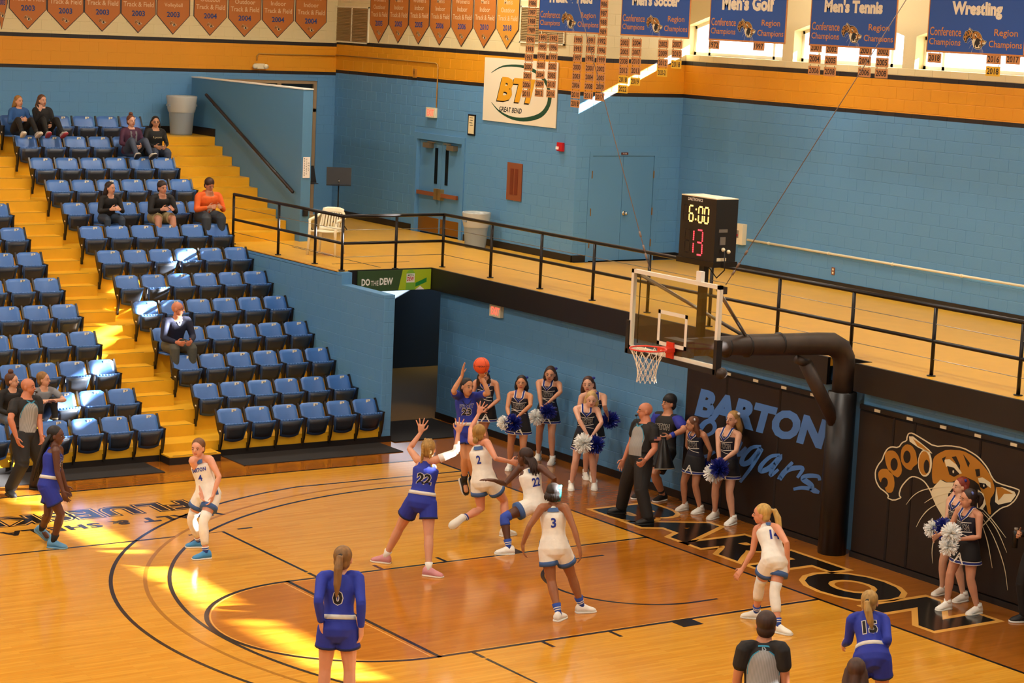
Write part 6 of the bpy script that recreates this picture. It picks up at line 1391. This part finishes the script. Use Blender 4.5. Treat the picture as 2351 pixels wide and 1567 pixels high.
pom(p.hcL-RV*.04+UV*.10+TV*.05, WPOM, 'upper white pom pom of the brunette by the cat emblem', .135); pom(p.hcL-RV*.06-UV*.07+TV*.05, WPOM, 'lower white pom pom of the brunette by the cat emblem', .125)

# person half cut by the frame, holding a black bottle
p = Person('person in black clothes at the end of the padding', 1.78, -80, male=True, skin=0xC08862, fr=(2352, 1424), fl=(2392, 1436), er=('b', .1, -.1, -1), wr=(2342, 1224, 1), el=('b', 0, .3, -1), wl=('b', .4, 0, -1), handR=dict(c=.9)); p.top(BLKC, sleeves='long', name='jacket'); p.pants(0x15120F); p.shoes(0x171412, 0xE6E0D4, sock=0x171412); p.hair('short', 0x2A1A12)
bo = empty('water_bottle', p.hcR-UV*.08, 'black bottle held upright by the person in black', 'bottle'); MB().tube([(0, 0, -.1), (0, 0, .1), (0, 0, .12)], [.034, .034, .02], 14).obj('flask', mat('bottle_black', 0x15130F, .3), bo, True); MB().tube([(0, 0, .12), (0, 0, .15)], .024, 12).obj('cap', mat('bottle_cap', 0x8A8070, .4), bo, True)
# head at the bottom edge: someone in front of the sideline
q_ = onz(1966, 1530, 1.53)
p = Person('brown haired person standing by the near sideline', 1.62, 170, skin=FAIR, pos=(q_.x, q_.y, .535*1.62), kl=('b', .05, .08, -1), al=('b', -.05, .03, -1), kr=('b', .05, -.08, -1), ar=('b', -.05, -.03, -1)); p.top(0x2A2A32, sleeves='long', name='sweater'); p.pants(0x22242E); p.shoes(0x2A2622, sock=0x222222); p.hair('long', 0x4A2E1C, length=.2)
# ------------------------------------------------------------------ spectators in the seats
def seated(label, k, num, H, lean=(.05, 0, 1), knees='down', look=34, arms='lap', face=34.5, **kw):
    yc = (-0.08-0.05-SW*(num-1+0.5)+0.04) if num < 7 else -4.10-SW*(num-7+0.5)
    H = H*.95; lean = (lean[0]+.1, lean[1], lean[2])
    a = dict(pos=(RX(k)+kw.pop('dx', .20), yc+kw.pop('dy', 0), T(k-1)+.375+.066*H), face=face, look=look, nk=('b',)+tuple(lean))
    if knees == 'down': a.update(kl=('b', 1, .16, .03), al=('b', .05, .02, -1), kr=('b', 1, -.16, .03), ar=('b', .05, -.02, -1), tl=('b', 1, .2, 0), tr=('b', 1, -.2, 0))
    elif knees == 'up': a.update(kl=('b', .75, .22, .62), al=('b', .72, .05, -.7), kr=('b', .75, -.10, .62), ar=('b', .72, -.05, -.7), tl=('b', .8, .1, .45), tr=('b', .8, -.1, .45))
    elif knees == 'tuck': a.update(kl=('b', .72, .1, .75), al=('b', .25, 0, -1), kr=('b', .72, -.1, .75), ar=('b', .25, 0, -1), tl=('b', 1, .1, 0), tr=('b', 1, -.1, 0))
    if arms == 'lap': a.update(el=('b', .25, .25, -1), wl=('b', .85, -.55, -.18), er=('b', .25, -.25, -1), wr=('b', .85, .55, -.18))
    elif arms == 'phone': a.update(el=('b', .3, .28, -1), wl=('b', .8, -.6, .25), er=('b', .3, -.28, -1), wr=('b', .8, .6, .25))
    elif arms == 'fold': a.update(el=('b', .75, .4, -.45), wl=('b', .25, -1, .1), er=('b', .75, -.4, -.45), wr=('b', .25, 1, .1))
    a.update(kw); f = a.pop('face'); return Person(label, H, f, **a)
p = seated('man in navy pullover and glasses sitting alone', 4, 6, 1.82, (.22, 0, 1), look=80, male=True, skin=0xCB7E5A, handL=dict(c=.7), handR=dict(c=.7)); p.top(0x171C36, sleeves='long', name='pullover', lo=-.02); p.pants(0x4A4A40, name='trousers'); p.shoes(0x1E1B18, 0x15120F, sock=0x202020); glasses(p)
p.deco_strip([(-.03, .282), (-.012, .262), (0, .25)], .02, 0xD0D4DC, name='shirt_collar', parent=p.shirt); p.deco_strip([(.03, .282), (.012, .262), (0, .25)], .02, 0xD0D4DC, name='shirt_collar', parent=p.shirt)
p = seated('girl in black sweatshirt with sunglasses on her head', 9, 5, 1.62, (.25, 0, 1), look=60, skin=0xD29A7C, arms='phone', lips=0x8E3A3A); p.top(0x161311, sleeves='long', name='sweatshirt'); p.pants(0x2E3A4A, (.060, .052, .040, .034, .027), name='jeans'); p.shoes(0xD8D4CC, sock=0x222222); p.hair('long', 0x2A1812, length=.17)
ll, lf, hu = p.hx; p.part(MB().tube([p.hd+ll*(-.05*p.H)+hu*.04*p.H, p.hd+lf*.035*p.H+hu*.075*p.H, p.hd+ll*(.05*p.H)+hu*.04*p.H], .005*p.H, 6), 'sunglasses', mat('glasses_frame', 0x1A1614, .3))
p = seated('boy in black pullover and khaki shorts holding a phone', 9, 3, 1.68, (.4, 0, 1), look=42, male=True, skin=0xCB8E70, arms='phone'); p.top(0x141210, sleeves='long', name='pullover'); p.shorts(0x9C8A60, .86, .062); p.shoes(0x2A2622, sock=0xD8D4CC); p.hair('short', 0x2A1A12)
ph = empty('phone', (p.hcL+p.hcR)/2+UV*.02, 'dark phone held by the boy in khaki shorts', 'phone'); MB().box((-.04, -.004, -.07), (.04, .004, .07)).obj('case', mat('phone_black', 0x101012, .3), ph); MB().box((-.036, -.0055, -.064), (.036, -.004, .064)).obj('screen', mat('phone_screen', 0x20242C, .1), ph); ph.rotation_euler = (R_(50), 0, R_(-30))
p = seated('man in bright orange hoodie looking at his hands', 9, 1, 1.74, (.3, 0, 1), look=40, male=True, wide=1.12, skin=0xC08260, arms='phone', hu=('b', .45, 0, 1), dy=-.03); p.top(0xE8641C, sleeves='long', name='hoodie', grow=.025); p.pants(0x3A4046, (.070, .064, .052, .046, .038), name='jeans'); p.shoes(0x2A2622, sock=0x222222); p.hair('short', 0x3A2114)
p.deco_text('W', .13, .10, 0xE8E0D2, w=.15, bold=.08, name='print', parent=p.shirt)
q = MB(); ellip(q, p.nk-p.cf*.05*p.H+UV*.012*p.H, p.cl, p.cf, UV, .062*p.H, .045*p.H, .034*p.H); p.part(q, 'hood', cloth(0xE8641C), p.shirt)
p = seated('woman in plum jacket with hair in a high bun', 12, 2, 1.62, (-.15, 0, 1), knees='up', dx=.26, look=40, skin=0xD6A084, arms='lap', wide=1.1); p.top(0x47203A, sleeves='long', name='jacket', grow=.03); p.pants(0x3C4658, (.066, .058, .044, .038, .030), name='jeans'); p.shoes(0xCFC9BC, 0x3A3632, sock=0xD8D4CC); p.hair('bun', 0x6A3A1E)
p.deco_strip([(0, .26), (0, .12), (0, .0)], .13, 0x6E6C6C, off=.008, name='grey_shirt_front', parent=p.shirt)
p = seated('person in black hoodie with dark hair and glasses', 12, 1, 1.6, (.05, 0, 1), look=20, wide=1.2, skin=0xC08A66, arms='lap', brow=0x15100C); p.top(0x171614, sleeves='long', name='hoodie', grow=.03); p.pants(0x3C4658, (.072, .064, .048, .040, .032), name='jeans'); p.shoes(0x2A2622, sock=0x222222); p.hair('long', 0x17100D, length=.14); glasses(p)
p.deco_text('Lyons', .205, .05, 0xC8B890, w=.17, bold=.01, name='print', parent=p.shirt)
p = seated('girl in blue sweatshirt with feet on the seat ahead', 13, 6, 1.54, (-.3, .08, 1), knees='up', dx=.28, look=50, skin=0xD29A78, arms='phone'); p.top(0x24548E, sleeves='long', name='sweatshirt'); p.pants(0x171514, (.060, .052, .040, .034, .026), name='leggings'); p.shoes(0xC8C2B6, 0xE8E2D4, sock=0x222222); p.hair('long', 0x9A6E34, length=.16)
p = seated('woman in black hoodie covering her mouth with hand', 13, 5, 1.58, (-.25, 0, 1), knees='up', dx=.28, look=48, skin=0xD6A084, arms='lap', er=('b', .55, -.1, -.75), wr=('b', .35, .25, 1), handR=dict(d=('b', 0, .2, 1), n=('b', -1, 0, .1), c=.8)); p.top(0x191715, sleeves='long', name='hoodie', grow=.02); p.pants(0x141210, (.062, .054, .041, .035, .027), name='leggings'); p.shoes(0xB8B4B0, 0xC04A5A, sock=0x222222); p.hair('long', 0x5A3A20, length=.15)
p = seated('girl in black hoodie with bun behind the bald referee', 2, 11, 1.66, (.2, 0, 1), look=80, skin=0xD6A080, arms='lap'); p.top(0x171513, sleeves='long', name='hoodie', grow=.018); p.pants(0x4A5666, (.062, .054, .042, .036, .028), name='jeans'); p.shoes(0xC8C2B6, sock=0x222222); p.hair('bun', 0x5A3620)
p = seated('girl in grey shirt with arms folded on her knees', 2, 10, 1.66, (.25, 0, 1), knees='tuck', look=80, skin=0xD39C7C, arms='fold'); p.top(0x7E8084, sleeves='short', name='shirt'); p.pants(0x181614, (.060, .052, .040, .034, .026), name='leggings'); p.shoes(0x5A6A64, 0x3A3A34, sock=0x9A8A6A); p.hair('slick', 0x8A6230)
